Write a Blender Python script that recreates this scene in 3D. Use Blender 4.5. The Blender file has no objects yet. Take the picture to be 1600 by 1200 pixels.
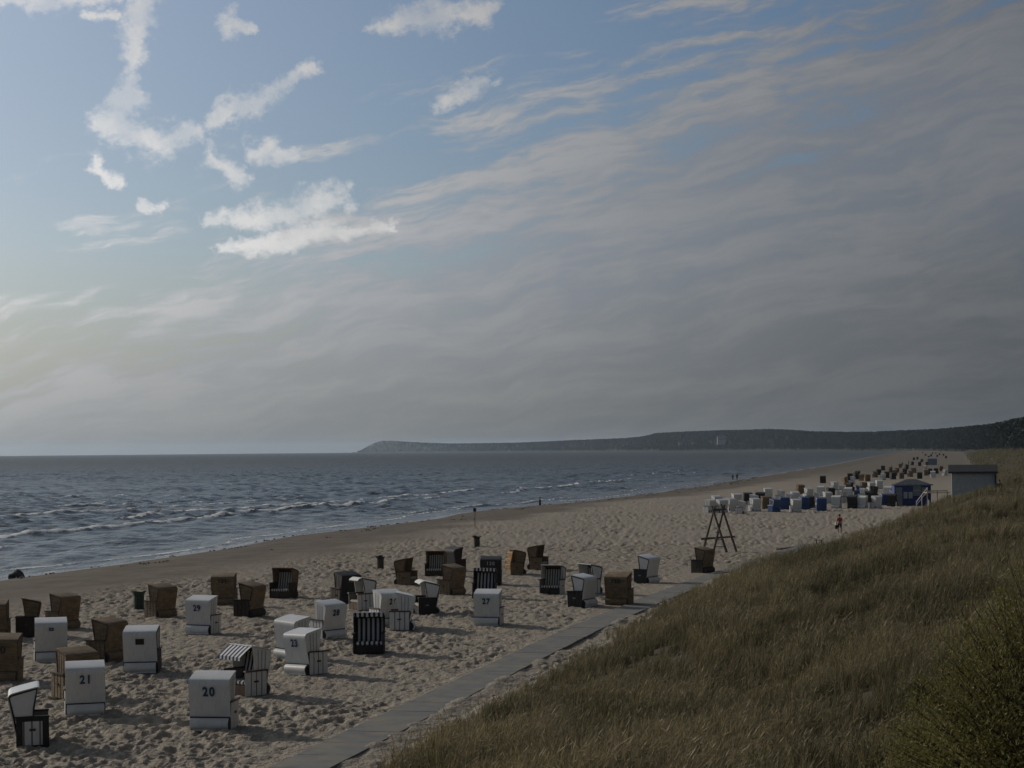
import bpy, bmesh, math, random
import numpy as np
from mathutils import Vector, Matrix, Euler

random.seed(7)
sc = bpy.context.scene
COL = sc.collection
rad = math.radians

# ------------------------------------------------------------------ camera
EYE = 7.8                                   # eye height over the dry sand (z = 0)
pitch, roll = math.atan(103 / 2885.0), -math.atan(0.0095)
cam_d = bpy.data.cameras.new('camera')
cam_d.sensor_width = 36.0
cam_d.lens = 36.0 * 2885.0 / 1600.0         # narrow 31 degree lens
cam_d.clip_start, cam_d.clip_end = 0.5, 90000.0
cam = bpy.data.objects.new('camera', cam_d)
COL.objects.link(cam)
cam.matrix_world = (Matrix.Translation((0, 0, EYE)) @ Matrix.Rotation(math.pi / 2 + pitch, 4, 'X')
                    @ Matrix.Rotation(roll, 4, 'Z'))
sc.camera = cam

# ------------------------------------------------------------------ exposure, sun
sc.render.engine = 'CYCLES'
sc.view_settings.view_transform = 'Standard'
sc.view_settings.look = 'None'
sc.view_settings.gamma = 1.0
sc.view_settings.use_curve_mapping = False
sc.view_settings.exposure = EXPOSURE = -0.38
sc.cycles.use_denoising = True
sc.cycles.max_bounces = 6
sc.cycles.diffuse_bounces = 2
sc.cycles.glossy_bounces = 2
sc.cycles.transmission_bounces = 2
sc.cycles.volume_bounces = 0
sc.cycles.transparent_max_bounces = 6

SUN_AZ, SUN_EL = -52.0, 23.0                # degrees right of the view axis / over the horizon
sunv = Vector((math.sin(rad(SUN_AZ)) * math.cos(rad(SUN_EL)), math.cos(rad(SUN_AZ)) * math.cos(rad(SUN_EL)), math.sin(rad(SUN_EL))))
sun_d = bpy.data.lights.new('sun', 'SUN')
sun_d.energy = 2.7
sun_d.angle = rad(1.2)
sun_d.color = (1.0, 0.92, 0.79)
sun = bpy.data.objects.new('sun', sun_d)
sun.rotation_euler = (-sunv).to_track_quat('-Z', 'Y').to_euler()
sun.location = (-60, 40, 60)
COL.objects.link(sun)

# ------------------------------------------------------------------ node helpers
class NT:
    def __init__(s, tree): s.t = tree; s.n = tree.nodes; s.l = tree.links
    def new(s, typ, **kw):
        n = s.n.new(typ)
        for k, v in kw.items(): setattr(n, k, v)
        return n
    def put(s, sock, v):
        if isinstance(v, bpy.types.NodeSocket): s.l.new(v, sock)
        elif v is not None: sock.default_value = v
    def math(s, op, a, b=None, c=None, clamp=False):
        n = s.new('ShaderNodeMath', operation=op); n.use_clamp = clamp
        s.put(n.inputs[0], a); s.put(n.inputs[1], b); s.put(n.inputs[2], c)
        return n.outputs[0]
    def mix(s, f, a, b, blend='MIX'):
        n = s.new('ShaderNodeMix', data_type='RGBA', blend_type=blend)
        s.put(n.inputs[0], f)
        for i, v in ((6, a), (7, b)):
            if isinstance(v, tuple) and len(v) == 3: v = (*v, 1)
            s.put(n.inputs[i], v)
        return n.outputs[2]
    def ramp(s, v, lo, hi, a=0.0, b=1.0, smooth=True):
        n = s.new('ShaderNodeMapRange'); n.interpolation_type = 'SMOOTHSTEP' if smooth else 'LINEAR'; n.clamp = True
        for i, q in enumerate((v, lo, hi, a, b)): s.put(n.inputs[i], q)
        return n.outputs[0]
    def noise(s, vec, scale, detail=3, rough=0.55, dist=0.0):
        n = s.new('ShaderNodeTexNoise'); s.put(n.inputs['Vector'], vec)
        for k, v in (('Scale', scale), ('Detail', detail), ('Roughness', rough), ('Distortion', dist)): n.inputs[k].default_value = v
        return n.outputs['Fac']
    def mapping(s, vec, scale=(1, 1, 1), rot=(0, 0, 0), loc=(0, 0, 0)):
        n = s.new('ShaderNodeMapping'); s.put(n.inputs[0], vec)
        n.inputs['Scale'].default_value = scale; n.inputs['Rotation'].default_value = rot; n.inputs['Location'].default_value = loc
        return n.outputs[0]
    def attr(s, name):
        return s.new('ShaderNodeAttribute', attribute_name=name).outputs['Fac']
    def xyz(s, x, y, z=0.0):
        n = s.new('ShaderNodeCombineXYZ'); s.put(n.inputs[0], x); s.put(n.inputs[1], y); s.put(n.inputs[2], z)
        return n.outputs[0]

# ------------------------------------------------------------------ world: daylight sky with a veil of cloud coming in
world = bpy.data.worlds.new('World')
sc.world = world
world.use_nodes = True
w = NT(world.node_tree)
w.n.clear()
sky = w.new('ShaderNodeTexSky', sky_type='NISHITA')
sky.sun_disc = False
sky.sun_elevation = rad(SUN_EL)
sky.sun_rotation = rad(SUN_AZ)
sky.altitude = 0.0
sky.air_density, sky.dust_density, sky.ozone_density = 1.0, 0.9, 2.2
gen = w.new('ShaderNodeTexCoord').outputs['Generated']
sp = w.new('ShaderNodeSeparateXYZ'); w.put(sp.inputs[0], gen)
dx, dy, dz = sp.outputs
up = w.xyz(dx, dy, w.math('MAXIMUM', dz, 0.004)); w.put(sky.inputs[0], up)
az = w.math('ARCTAN2', dx, dy)              # compass bearing and height of every direction of the sky, in radians
el = w.math('ARCSINE', dz)
zz = w.math('ADD', w.math('MAXIMUM', dz, 0.0), 0.05)
plane = w.xyz(w.math('DIVIDE', dx, zz), w.math('DIVIDE', dy, zz), 0.0)     # a flat cloud layer seen from below
ae = w.xyz(az, el, 0.0)
wob = w.new('ShaderNodeTexNoise'); w.put(wob.inputs['Vector'], ae)
for k, v in (('Scale', 34.0), ('Detail', 5.0), ('Roughness', 0.6)): wob.inputs[k].default_value = v
wv = w.new('ShaderNodeVectorMath', operation='MULTIPLY_ADD')
w.put(wv.inputs[0], wob.outputs['Color']); wv.inputs[1].default_value = (0.040, 0.032, 0); wv.inputs[2].default_value = (-0.020, -0.016, 0)
aew = w.new('ShaderNodeVectorMath', operation='ADD'); w.put(aew.inputs[0], ae); w.put(aew.inputs[1], wv.outputs[0])
sw = w.new('ShaderNodeSeparateXYZ'); w.put(sw.inputs[0], aew.outputs[0])
azw, elw = sw.outputs[0], sw.outputs[1]
def skyp(px, py):                            # bearing / elevation in radians from measured degrees-like units
    return ((px - 800) / 2885.0, (703 - py) / 2885.0)
def seg(p, q, r0, r1):                       # soft cloud ribbon from p to q
    (ax, ay), (bx, by) = skyp(*p), skyp(*q)
    vx, vy = bx - ax, by - ay
    L2 = vx * vx + vy * vy
    px_ = w.math('SUBTRACT', azw, ax); py_ = w.math('SUBTRACT', elw, ay)
    h = w.math('DIVIDE', w.math('ADD', w.math('MULTIPLY', px_, vx), w.math('MULTIPLY', py_, vy)), L2, clamp=True)
    ex = w.math('SUBTRACT', px_, w.math('MULTIPLY', h, vx)); ey = w.math('SUBTRACT', py_, w.math('MULTIPLY', h, vy))
    d = w.math('SQRT', w.math('ADD', w.math('MULTIPLY', ex, ex), w.math('MULTIPLY', ey, ey)))
    r = w.math('ADD', w.math('MULTIPLY', h, (r1 - r0) / 2885.0), r0 / 2885.0)
    return w.math('SUBTRACT', 1.0, w.math('DIVIDE', d, r), clamp=True)
ribs = [((240, -40), (228, 60), 56, 46), ((228, 60), (218, 150), 46, 36), ((218, 150), (178, 205), 28, 44), ((178, 205), (255, 232), 52, 44),
        ((255, 232), (330, 205), 42, 20), ((345, 200), (420, 150), 26, 34), ((420, 150), (495, 112), 34, 18),
        ((335, 255), (385, 285), 36, 28), ((395, 232), (450, 248), 30, 28), ((145, 262), (190, 292), 16, 20), ((-60, 25), (190, 16), 34, 26),
        ((235, 328), (272, 330), 17, 14), ((150, 48), (200, 46), 16, 12), ((360, 45), (395, 62), 34, 16), ((690, 172), (775, 128), 28, 22),
        ((600, 45), (760, 22), 30, 36), ((330, 340), (440, 335), 16, 34), ((440, 335), (540, 310), 38, 22), ((345, 380), (480, 360), 16, 36), ((480, 360), (620, 352), 36, 14)]
rib = None
for a_ in ribs:
    v_ = seg(a_[0], a_[1], a_[2] * 1.0, a_[3] * 1.0)
    rib = v_ if rib is None else w.math('MAXIMUM', rib, v_)
def turned(vec, ang, sx, sy):                # turn first, then stretch: streaks along the turned axis
    return w.mapping(w.mapping(vec, rot=(0, 0, rad(ang))), (sx, sy, 1))
fine = w.noise(turned(ae, -20, 1.0, 1.7), 70.0, 9, 0.68)
fine2 = w.noise(turned(ae, 35, 1.0, 1.8), 150.0, 6, 0.65)
soft = w.ramp(w.noise(ae, 30.0, 6, 0.6), 0.34, 0.66, 0.50, 1.0)
rag = w.math('ADD', w.math('MULTIPLY', w.math('SUBTRACT', fine, 0.5), 1.7), w.math('MULTIPLY', w.math('SUBTRACT', fine2, 0.5), 0.7))
rib = w.math('MULTIPLY', w.ramp(w.math('ADD', rib, rag), 0.17, 0.95), w.ramp(rib, 0.0, 0.12))
# veil: a sheet right of / below a line across the sky, breaking into fibres and streaks along its edge
warp = w.new('ShaderNodeTexNoise'); w.put(warp.inputs['Vector'], ae)
for k, v in (('Scale', 9.0), ('Detail', 4.0), ('Roughness', 0.55)): warp.inputs[k].default_value = v
wq = w.new('ShaderNodeVectorMath', operation='MULTIPLY_ADD')
w.put(wq.inputs[0], warp.outputs['Color']); wq.inputs[1].default_value = (0.07, 0.036, 0); wq.inputs[2].default_value = (-0.035, -0.018, 0)
aq = w.new('ShaderNodeVectorMath', operation='ADD'); w.put(aq.inputs[0], ae); w.put(aq.inputs[1], wq.outputs[0])
n1 = w.noise(turned(aq.outputs[0], -10, 1.0, 7.0), 7.5, 9, 0.60)
n2 = w.noise(turned(aq.outputs[0], -15, 1.0, 4.2), 26.0, 8, 0.64)
dens = w.math('ADD', w.math('MULTIPLY', n1, 0.66), w.math('MULTIPLY', n2, 0.34))
line = w.math('ADD', w.math('MULTIPLY', az, 0.45), 0.186)                    # height of the sheet's edge at each bearing
below = w.math('SUBTRACT', line, el)
inside = w.math('MINIMUM', w.math('MAXIMUM', below, -0.16), 0.12)
veil = w.ramp(w.math('ADD', dens, w.math('MULTIPLY', inside, 1.6)), 0.47, 0.62)
over = w.ramp(el, 0.30, 0.55)                                                # unseen broken cloud added overhead to grey the sea's reflection
high = w.ramp(w.noise(w.mapping(plane, (0.9, 0.55, 1)), 1.1, 6, 0.6), 0.34, 0.56)
veil = w.math('MAXIMUM', veil, w.math('MULTIPLY', over, w.math('MULTIPLY', high, 0.95)))
lit = w.ramp(dens, 0.42, 0.60)
rim = w.ramp(below, 0.11, -0.05)                                             # the thin edge of the sheet is brighter
bw = w.new('ShaderNodeRGBToBW'); w.put(bw.inputs[0], sky.outputs[0])
lum = bw.outputs[0]
def grey(mult, tint):
    n = w.new('ShaderNodeVectorMath', operation='SCALE'); n.inputs[0].default_value = tint
    w.put(n.inputs['Scale'], w.math('MULTIPLY', lum, mult)); return n.outputs[0]
dark_c = w.mix(rim, grey(0.76, (0.91, 1.0, 1.17)), grey(0.95, (0.95, 1.0, 1.10)))
lite_c = w.mix(rim, grey(0.92, (0.97, 1.0, 1.06)), grey(1.42, (1.02, 1.0, 0.99)))
veil_col = w.mix(lit, dark_c, lite_c)
hs = w.new('ShaderNodeHueSaturation'); hs.inputs['Saturation'].default_value = 1.15; hs.inputs['Value'].default_value = 0.90
w.put(hs.inputs['Color'], w.mix(1.0, sky.outputs[0], (0.97, 0.970, 1.02), 'MULTIPLY'))
c1 = w.mix(w.math('MULTIPLY', veil, 0.92), hs.outputs[0], veil_col)
# the lowest sky is grey sea haze
hz = w.ramp(el, 0.0, 0.125, 0.92, 0.0)
c1 = w.mix(hz, c1, w.mix(lit, grey(0.45, (0.97, 1.0, 0.98)), grey(0.53, (1.00, 1.0, 0.96))))
# a thicker, darker bank of cloud low in the south-east
bank = w.math('MULTIPLY', w.ramp(az, -0.10, 0.30), w.ramp(el, 0.20, 0.04))
c1 = w.mix(w.math('MULTIPLY', bank, 0.80), c1, w.mix(lit, grey(0.30, (0.88, 1.0, 1.12)), grey(0.38, (0.92, 1.0, 1.08))))
c3 = w.mix(w.math('MULTIPLY', w.math('MULTIPLY', rib, soft), 0.95), c1, grey(1.75, (1.02, 1.0, 0.98)))
# bright aureole of thin haze round the sun
dt = w.new('ShaderNodeVectorMath', operation='DOT_PRODUCT'); w.put(dt.inputs[0], gen); dt.inputs[1].default_value = tuple(sunv)
glow = w.math('POWER', w.math('MAXIMUM', dt.outputs['Value'], 0.0), 4.0)
gl = w.new('ShaderNodeVectorMath', operation='SCALE'); gl.inputs[0].default_value = (0.96, 1.0, 1.04); w.put(gl.inputs['Scale'], w.math('MULTIPLY', glow, 7.4))
ad = w.new('ShaderNodeVectorMath', operation='ADD'); w.put(ad.inputs[0], c3); w.put(ad.inputs[1], gl.outputs[0])
c3 = ad.outputs[0]
bg = w.new('ShaderNodeBackground'); w.put(bg.inputs[0], c3); bg.inputs[1].default_value = 0.071
wo = w.new('ShaderNodeOutputWorld'); w.l.new(bg.outputs[0], wo.inputs[0])

# ------------------------------------------------------------------ materials
MATS = {}
def mat(name, base=(0.5, 0.5, 0.5), rough=0.7, var=0.12, scale=6.0, bump=0.0, bscale=40.0, spec=0.35, metallic=0.0, build=None):
    if name in MATS: return MATS[name]
    m = bpy.data.materials.new(name); m.use_nodes = True
    t = NT(m.node_tree); t.n.clear()
    out = t.new('ShaderNodeOutputMaterial'); p = t.new('ShaderNodeBsdfPrincipled')
    t.l.new(p.outputs[0], out.inputs[0])
    co = t.new('ShaderNodeTexCoord').outputs['Object']
    rnd = t.new('ShaderNodeObjectInfo').outputs['Random']
    n1 = t.noise(co, scale, 5, 0.6)
    lo = tuple(max(0, c * (1 - var)) for c in base); hi = tuple(min(1, c * (1 + var)) for c in base)
    c = t.mix(t.ramp(n1, 0.3, 0.7), lo, hi)
    c = t.mix(t.math('MULTIPLY', rnd, 0.25), c, tuple(x * 0.72 for x in base))
    p.inputs['Roughness'].default_value = rough
    p.inputs['Specular IOR Level'].default_value = spec
    p.inputs['Metallic'].default_value = metallic
    if build: c = build(t, p, co, c) or c
    t.put(p.inputs['Base Color'], c)
    if bump:
        b = t.new('ShaderNodeBump'); b.inputs['Strength'].default_value = bump; b.inputs['Distance'].default_value = 0.01
        t.put(b.inputs['Height'], t.noise(co, bscale, 3)); t.put(p.inputs['Normal'], b.outputs[0])
    MATS[name] = m
    return m

def wicker(t, p, co, c):
    s = t.new('ShaderNodeSeparateXYZ'); t.put(s.inputs[0], co)
    h = t.math('ADD', s.outputs[0], s.outputs[1])
    a = t.math('SINE', t.math('MULTIPLY', h, 105.0)); b = t.math('SINE', t.math('MULTIPLY', s.outputs[2], 150.0))
    ab = t.math('MULTIPLY', a, b)
    bu = t.new('ShaderNodeBump'); bu.inputs['Strength'].default_value = 0.55; bu.inputs['Distance'].default_value = 0.008
    t.put(bu.inputs['Height'], ab); t.put(p.inputs['Normal'], bu.outputs[0])
    band = t.noise(t.mapping(co, (0.6, 0.6, 7.0)), 3.0, 3)
    c = t.mix(t.ramp(band, 0.42, 0.62, 0, 0.35), c, (0.05, 0.033, 0.02))
    return t.mix(t.ramp(ab, -0.6, 0.6, 0.22, 0.0), c, (0.02, 0.014, 0.01))
def grime(t, p, co, c):
    run = t.ramp(t.noise(t.mapping(co, (9, 9, 1.2)), 1.6, 4), 0.5, 0.75, 0, 0.30)
    return t.mix(run, c, (0.36, 0.32, 0.25))
def stripes(ca, cb, freq):
    def f(t, p, co, c):
        s = t.new('ShaderNodeSeparateXYZ'); t.put(s.inputs[0], co)
        k = t.math('SINE', t.math('MULTIPLY', s.outputs[0], freq))
        return t.mix(t.ramp(k, -0.12, 0.12), ca, cb)
    return f
def boards(t, p, co, c):
    return t.mix(t.ramp(t.noise(t.mapping(co, (14, 14, 1.0)), 2.2, 4), 0.38, 0.7, 0, 0.4), c, tuple(x * 0.55 for x in (0.4, 0.36, 0.3)))

mat('white_vinyl', (0.66, 0.65, 0.62), 0.32, 0.06, 3, 0.15, 220, 0.5, build=grime)
mat('batten_grey', (0.33, 0.32, 0.31), 0.7)
mat('panel_gap', (0.20, 0.18, 0.16), 0.8)
mat('white_boards', (0.64, 0.63, 0.60), 0.55, 0.08, 5, build=grime)
mat('white_cloth', (0.68, 0.67, 0.64), 0.8, 0.05)
mat('brown_wicker', (0.255, 0.180, 0.100), 0.75, 0.22, 4, build=wicker)
mat('dark_brown', (0.060, 0.042, 0.030), 0.7, 0.25, 5, build=wicker)
mat('black_frame', (0.022, 0.019, 0.017), 0.55, 0.25)
mat('black_wicker', (0.026, 0.025, 0.027), 0.6, 0.2, build=wicker)
mat('brown_trim', (0.085, 0.045, 0.026), 0.5, 0.25, 8)
mat('grey_roof', (0.20, 0.23, 0.27), 0.45, 0.12, 4, 0.1, 200)
mat('blue_vinyl', (0.035, 0.075, 0.20), 0.4, 0.15, 4)
mat('navy_stripe', (0.5, 0.5, 0.5), 0.85, build=stripes((0.018, 0.022, 0.045), (0.62, 0.60, 0.56), 34.0))
mat('awning_stripe', (0.5, 0.5, 0.5), 0.85, build=stripes((0.02, 0.035, 0.10), (0.74, 0.73, 0.70), 33.0))
mat('tan_stripe', (0.5, 0.5, 0.5), 0.85, build=stripes((0.09, 0.085, 0.075), (0.55, 0.50, 0.42), 44.0))
mat('lining', (0.13, 0.085, 0.05), 0.85, 0.25, 6, build=wicker)
mat('number_blue', (0.03, 0.06, 0.12), 0.6)
mat('number_dark', (0.05, 0.045, 0.04), 0.6)
mat('number_pale', (0.30, 0.30, 0.29), 0.6)
mat('lattice_wood', (0.48, 0.27, 0.10), 0.6, 0.2, 8)
mat('grey_wood', (0.115, 0.095, 0.075), 0.85, 0.3, 6, 0.4, 60, build=boards)
mat('metal_grey', (0.20, 0.20, 0.20), 0.5, 0.15)

# ------------------------------------------------------------------ mesh helpers
class MB:
    def __init__(s): s.v = []; s.f = []
    def add(s, v, f):
        o = len(s.v); s.v += [tuple(p) for p in v]; s.f += [tuple(i + o for i in q) for q in f]; return s
    def box(s, x0, x1, y0, y1, z0, z1):
        v = [(x, y, z) for x in (x0, x1) for y in (y0, y1) for z in (z0, z1)]
        return s.add(v, [(0, 1, 3, 2), (4, 6, 7, 5), (0, 4, 5, 1), (2, 3, 7, 6), (0, 2, 6, 4), (1, 5, 7, 3)])
    def prism_x(s, poly, x0, x1):            # poly in (y, z), swept along x
        n = len(poly)
        v = [(x0, y, z) for y, z in poly] + [(x1, y, z) for y, z in poly]
        f = [tuple(range(n))[::-1], tuple(range(n, 2 * n))] + [(i, (i + 1) % n, n + (i + 1) % n, n + i) for i in range(n)]
        return s.add(v, f)
    def prism_z(s, poly, z0, z1):
        n = len(poly)
        v = [(x, y, z0) for x, y in poly] + [(x, y, z1) for x, y in poly]
        f = [tuple(range(n))[::-1], tuple(range(n, 2 * n))] + [(i, (i + 1) % n, n + (i + 1) % n, n + i) for i in range(n)]
        return s.add(v, f)
    def sheet(s, prof, x0, x1, th):          # open (y, z) profile with thickness th, swept along x
        P = [Vector((y, z)) for y, z in prof]; off = []
        for i, p in enumerate(P):
            a = P[max(i - 1, 0)]; b = P[min(i + 1, len(P) - 1)]
            d = (b - a).normalized(); off.append(p + Vector((d.y, -d.x)) * th)
        return s.prism_x([tuple(p) for p in P] + [tuple(p) for p in off[::-1]], x0, x1)
    def tube(s, pts, r, n=8):
        if not hasattr(r, '__len__'): r = [r] * len(pts)
        pts = [Vector(p) for p in pts]; rings = []
        for i, p in enumerate(pts):
            d = (pts[min(i + 1, len(pts) - 1)] - pts[max(i - 1, 0)]).normalized()
            a = d.orthogonal().normalized(); b = d.cross(a)
            rings.append([p + (a * math.cos(q) + b * math.sin(q)) * r[i] for q in [2 * math.pi * k / n for k in range(n)]])
        v = [q for R in rings for q in R]
        f = [(i * n + k, i * n + (k + 1) % n, (i + 1) * n + (k + 1) % n, (i + 1) * n + k) for i in range(len(pts) - 1) for k in range(n)]
        f += [tuple(range(n))[::-1], tuple(range((len(pts) - 1) * n, len(pts) * n))]
        return s.add(v, f)
    def mesh(s, name, m):
        me = bpy.data.meshes.new(name); me.from_pydata(s.v, [], s.f)
        bm = bmesh.new(); bm.from_mesh(me); bmesh.ops.recalc_face_normals(bm, faces=bm.faces); bm.to_mesh(me); bm.free()
        if m: me.materials.append(MATS[m] if isinstance(m, str) else m)
        return me
    def build(s, name, m, parent=None):
        return link(name, s.mesh(name, m), parent)
def link(name, me, parent=None):
    o = bpy.data.objects.new(name, me); COL.objects.link(o)
    if parent: o.parent = parent
    return o
def tag(o, label=None, cat=None, group=None, kind=None):
    for k, v in (('label', label), ('category', cat), ('group', group), ('kind', kind)):
        if v: o[k] = v
    return o
def thing(name, label, cat, loc=(0, 0, 0), rz=0.0, group=None):
    o = bpy.data.objects.new(name, None); o.empty_display_size = 0.2; COL.objects.link(o)
    o.location = loc; o.rotation_euler = (0, 0, rz)
    return tag(o, label, cat, group)

# ------------------------------------------------------------------ noise and terrain
TAB = np.random.default_rng(5).random((256, 256))
def vn(x, y, seed=0):
    x = np.asarray(x, float) + seed * 17.37; y = np.asarray(y, float) + seed * 9.71
    ix = np.floor(x).astype(np.int64); iy = np.floor(y).astype(np.int64)
    fx = x - ix; fy = y - iy
    fx = fx * fx * fx * (fx * (fx * 6 - 15) + 10); fy = fy * fy * fy * (fy * (fy * 6 - 15) + 10)
    a = TAB[ix & 255, iy & 255]; b = TAB[(ix + 1) & 255, iy & 255]; c = TAB[ix & 255, (iy + 1) & 255]; d = TAB[(ix + 1) & 255, (iy + 1) & 255]
    return (a * (1 - fx) + b * fx) * (1 - fy) + (c * (1 - fx) + d * fx) * fy - 0.5
def sstep(x, a, b):
    k = np.clip((x - a) / (b - a), 0, 1); return k * k * (3 - 2 * k)
CA, SA = math.cos(rad(13.3)), math.sin(rad(13.3))    # the coast runs 13.3 degrees to the right of the view axis
def to_ts(x, y): return x * CA - y * SA, x * SA + y * CA
def to_xy(t, s): return t * CA + s * SA, -t * SA + s * CA
SEA = -1.2
def shore(s): return np.interp(s, [0, 120, 180, 260, 335, 450, 950, 1840, 2740, 4000], [-66, -66.5, -68.5, -67.5, -60, -58, -58, -69, -75, -80]) + 0.9 * np.sin(s / 11.0) * 0.6 + 1.2 * vn(s / 23.0, s * 0, 3)
def foot(s): return np.interp(s, [0, 108, 120, 130, 148, 176, 248, 320, 450, 900, 3500], [-14, -13.8, -12.6, -10.6, -7.8, -6.6, -3.0, 1.0, 6.0, 9.0, 20.0]) + 0.7 * vn(s / 7.0, s * 0, 8)
def ground(x, y, fine=True):
    t, s = to_ts(x, y)
    d = t - shore(s)
    z = np.interp(d, [-120, -60, -10, 0, 7, 18, 24], [-5, -4, -1.85, -1.2, -0.55, -0.04, 0.0])
    z = z + 0.05 * vn(x / 9.0, y / 9.0, 2) * sstep(d, 8, 20)
    e = t - foot(s)
    dune = np.interp(e, [0, 3, 8, 14, 22, 60, 400], [0, 0.70, 2.0, 3.1, 3.7, 4.1, 5.0])
    bump = (vn(x / 11.0, y / 15.0, 4) * 1.5 + vn(x / 4.0, y / 5.0, 5) * 0.85) * sstep(e, 1, 10)
    for px_, py_, r_, d_ in ((10.2, 64.0, 1.5, .8), (12.8, 61.0, 1.0, .6), (17.5, 75.0, 1.2, .6), (6.6, 45.0, .8, .5), (10.6, 47.0, 1.0, .6), (4.6, 33.0, .7, .45), (7.4, 34.5, .8, .5), (9.0, 54.0, .9, .5)):
        bump = bump - d_ * np.exp(-((x - px_) ** 2 + ((y - py_) / 1.6) ** 2) / (r_ * r_))      # blow-outs in the dune
    return z + dune + bump
def gz(x, y): return float(ground(np.array([float(x)]), np.array([float(y)]))[0])

# ------------------------------------------------------------------ materials of the ground and the sea
def sand_build(t, p, co, c):
    rough, wet, dune = t.attr('trampled_lit'), t.attr('wet'), t.attr('dune')
    n = t.noise(co, 0.35, 5, 0.6); n2 = t.noise(co, 2.6, 5, 0.65); n3 = t.noise(co, 40.0, 2)
    dry = t.mix(t.ramp(n2, 0.3, 0.7), (0.248, 0.212, 0.166), (0.325, 0.285, 0.230))
    dry = t.mix(t.ramp(n3, 0.3, 0.7, 0, 0.30), dry, (0.37, 0.335, 0.28))
    damp_shaded = t.mix(t.ramp(n, 0.35, 0.65), (0.098, 0.080, 0.060), (0.140, 0.117, 0.090))
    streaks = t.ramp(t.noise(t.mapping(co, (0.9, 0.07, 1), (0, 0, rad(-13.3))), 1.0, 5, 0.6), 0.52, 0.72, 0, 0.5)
    damp_shaded = t.mix(streaks, damp_shaded, (0.068, 0.056, 0.043))
    c = t.mix(rough, damp_shaded, dry)  # dark tone: moist strip by the water, and painted cloud shade far off
    c = t.mix(wet, c, (0.075, 0.065, 0.054))
    c = t.mix(dune, c, (0.062, 0.052, 0.032))
    t.put(p.inputs['Roughness'], t.ramp(wet, 0.0, 1.0, 0.95, 0.13))
    b = t.new('ShaderNodeBump'); t.put(b.inputs['Strength'], t.ramp(wet, 0.0, 1.0, 0.75, 0.05)); b.inputs['Distance'].default_value = 0.17
    hh = t.math('MULTIPLY', t.math('ADD', t.noise(co, 4.6, 4, 0.6), t.math('MULTIPLY', t.noise(co, 11.0, 2), 0.4)), t.ramp(rough, 0, 1, 0.10, 1.0))
    t.put(b.inputs['Height'], hh); t.put(p.inputs['Normal'], b.outputs[0])
    return c
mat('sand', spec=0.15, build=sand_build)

def sea_build(t, p, co, c):
    foam, depth = t.attr('foam'), t.attr('shallow')
    n = t.noise(co, 1.6, 5, 0.65)
    body = t.mix(depth, (0.030, 0.037, 0.028), (0.058, 0.062, 0.046))
    fm = t.ramp(t.math('ADD', foam, t.math('MULTIPLY', t.math('SUBTRACT', n, 0.5), 1.5)), 0.62, 0.84)
    t.put(p.inputs['Roughness'], t.math('MAXIMUM', t.ramp(fm, 0, 1, 0.24, 0.85), t.ramp(t.attr('offing'), 0, 1, 0.24, 0.50)))
    p.inputs['IOR'].default_value = 1.33
    b = t.new('ShaderNodeBump'); t.put(b.inputs['Strength'], t.ramp(fm, 0, 1, 1.0, 0.05)); b.inputs['Distance'].default_value = 1.0
    m1 = t.mapping(co, (1.0, 0.42, 1), (0, 0, rad(20)))
    h = t.math('ADD', t.math('MULTIPLY', t.noise(m1, 0.34, 6, 0.66), 1.05), t.math('MULTIPLY', t.noise(t.mapping(co, (1, 0.6, 1), (0, 0, rad(-25))), 1.9, 4, 0.62), 0.16))
    h = t.math('ADD', h, t.math('MULTIPLY', t.noise(t.mapping(co, (1, .35, 1), (0, 0, rad(12))), 0.05, 4, 0.62), 4.5))
    t.put(b.inputs['Height'], h); t.put(p.inputs['Normal'], b.outputs[0])
    return t.mix(fm, body, (0.78, 0.78, 0.76))
mat('sea_water', spec=0.5, build=sea_build)

def grid_mesh(name, X, Y, Z, keep=None, attrs=None, m=None, smooth=True):
    R, K = X.shape
    co = np.stack([X, Y, Z], -1).reshape(-1, 3).astype(np.float32)
    idx = np.arange(R * K).reshape(R, K)
    q = np.stack([idx[:-1, :-1], idx[:-1, 1:], idx[1:, 1:], idx[1:, :-1]], -1).reshape(-1, 4)
    if keep is not None:
        kq = (keep[:-1, :-1] | keep[:-1, 1:] | keep[1:, 1:] | keep[1:, :-1]).reshape(-1)
        q = q[kq]
        used = np.zeros(R * K, bool); used[q.ravel()] = True
        remap = np.cumsum(used) - 1
        q = remap[q]; co = co[used]
    else: used = np.ones(R * K, bool)
    me = bpy.data.meshes.new(name)
    me.vertices.add(len(co)); me.vertices.foreach_set('co', co.ravel())
    me.loops.add(q.size); me.loops.foreach_set('vertex_index', q.ravel().astype(np.int32))
    me.polygons.add(len(q)); me.polygons.foreach_set('loop_start', np.arange(0, q.size, 4, dtype=np.int32))
    me.polygons.foreach_set('use_smooth', np.full(len(q), smooth))
    for k, a in (attrs or {}).items():
        at = me.attributes.new(k, 'FLOAT', 'POINT'); at.data.foreach_set('value', a.reshape(-1)[used].astype(np.float32))
    me.update(calc_edges=True); me.validate()
    if m: me.materials.append(MATS[m])
    return link(name, me)

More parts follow.
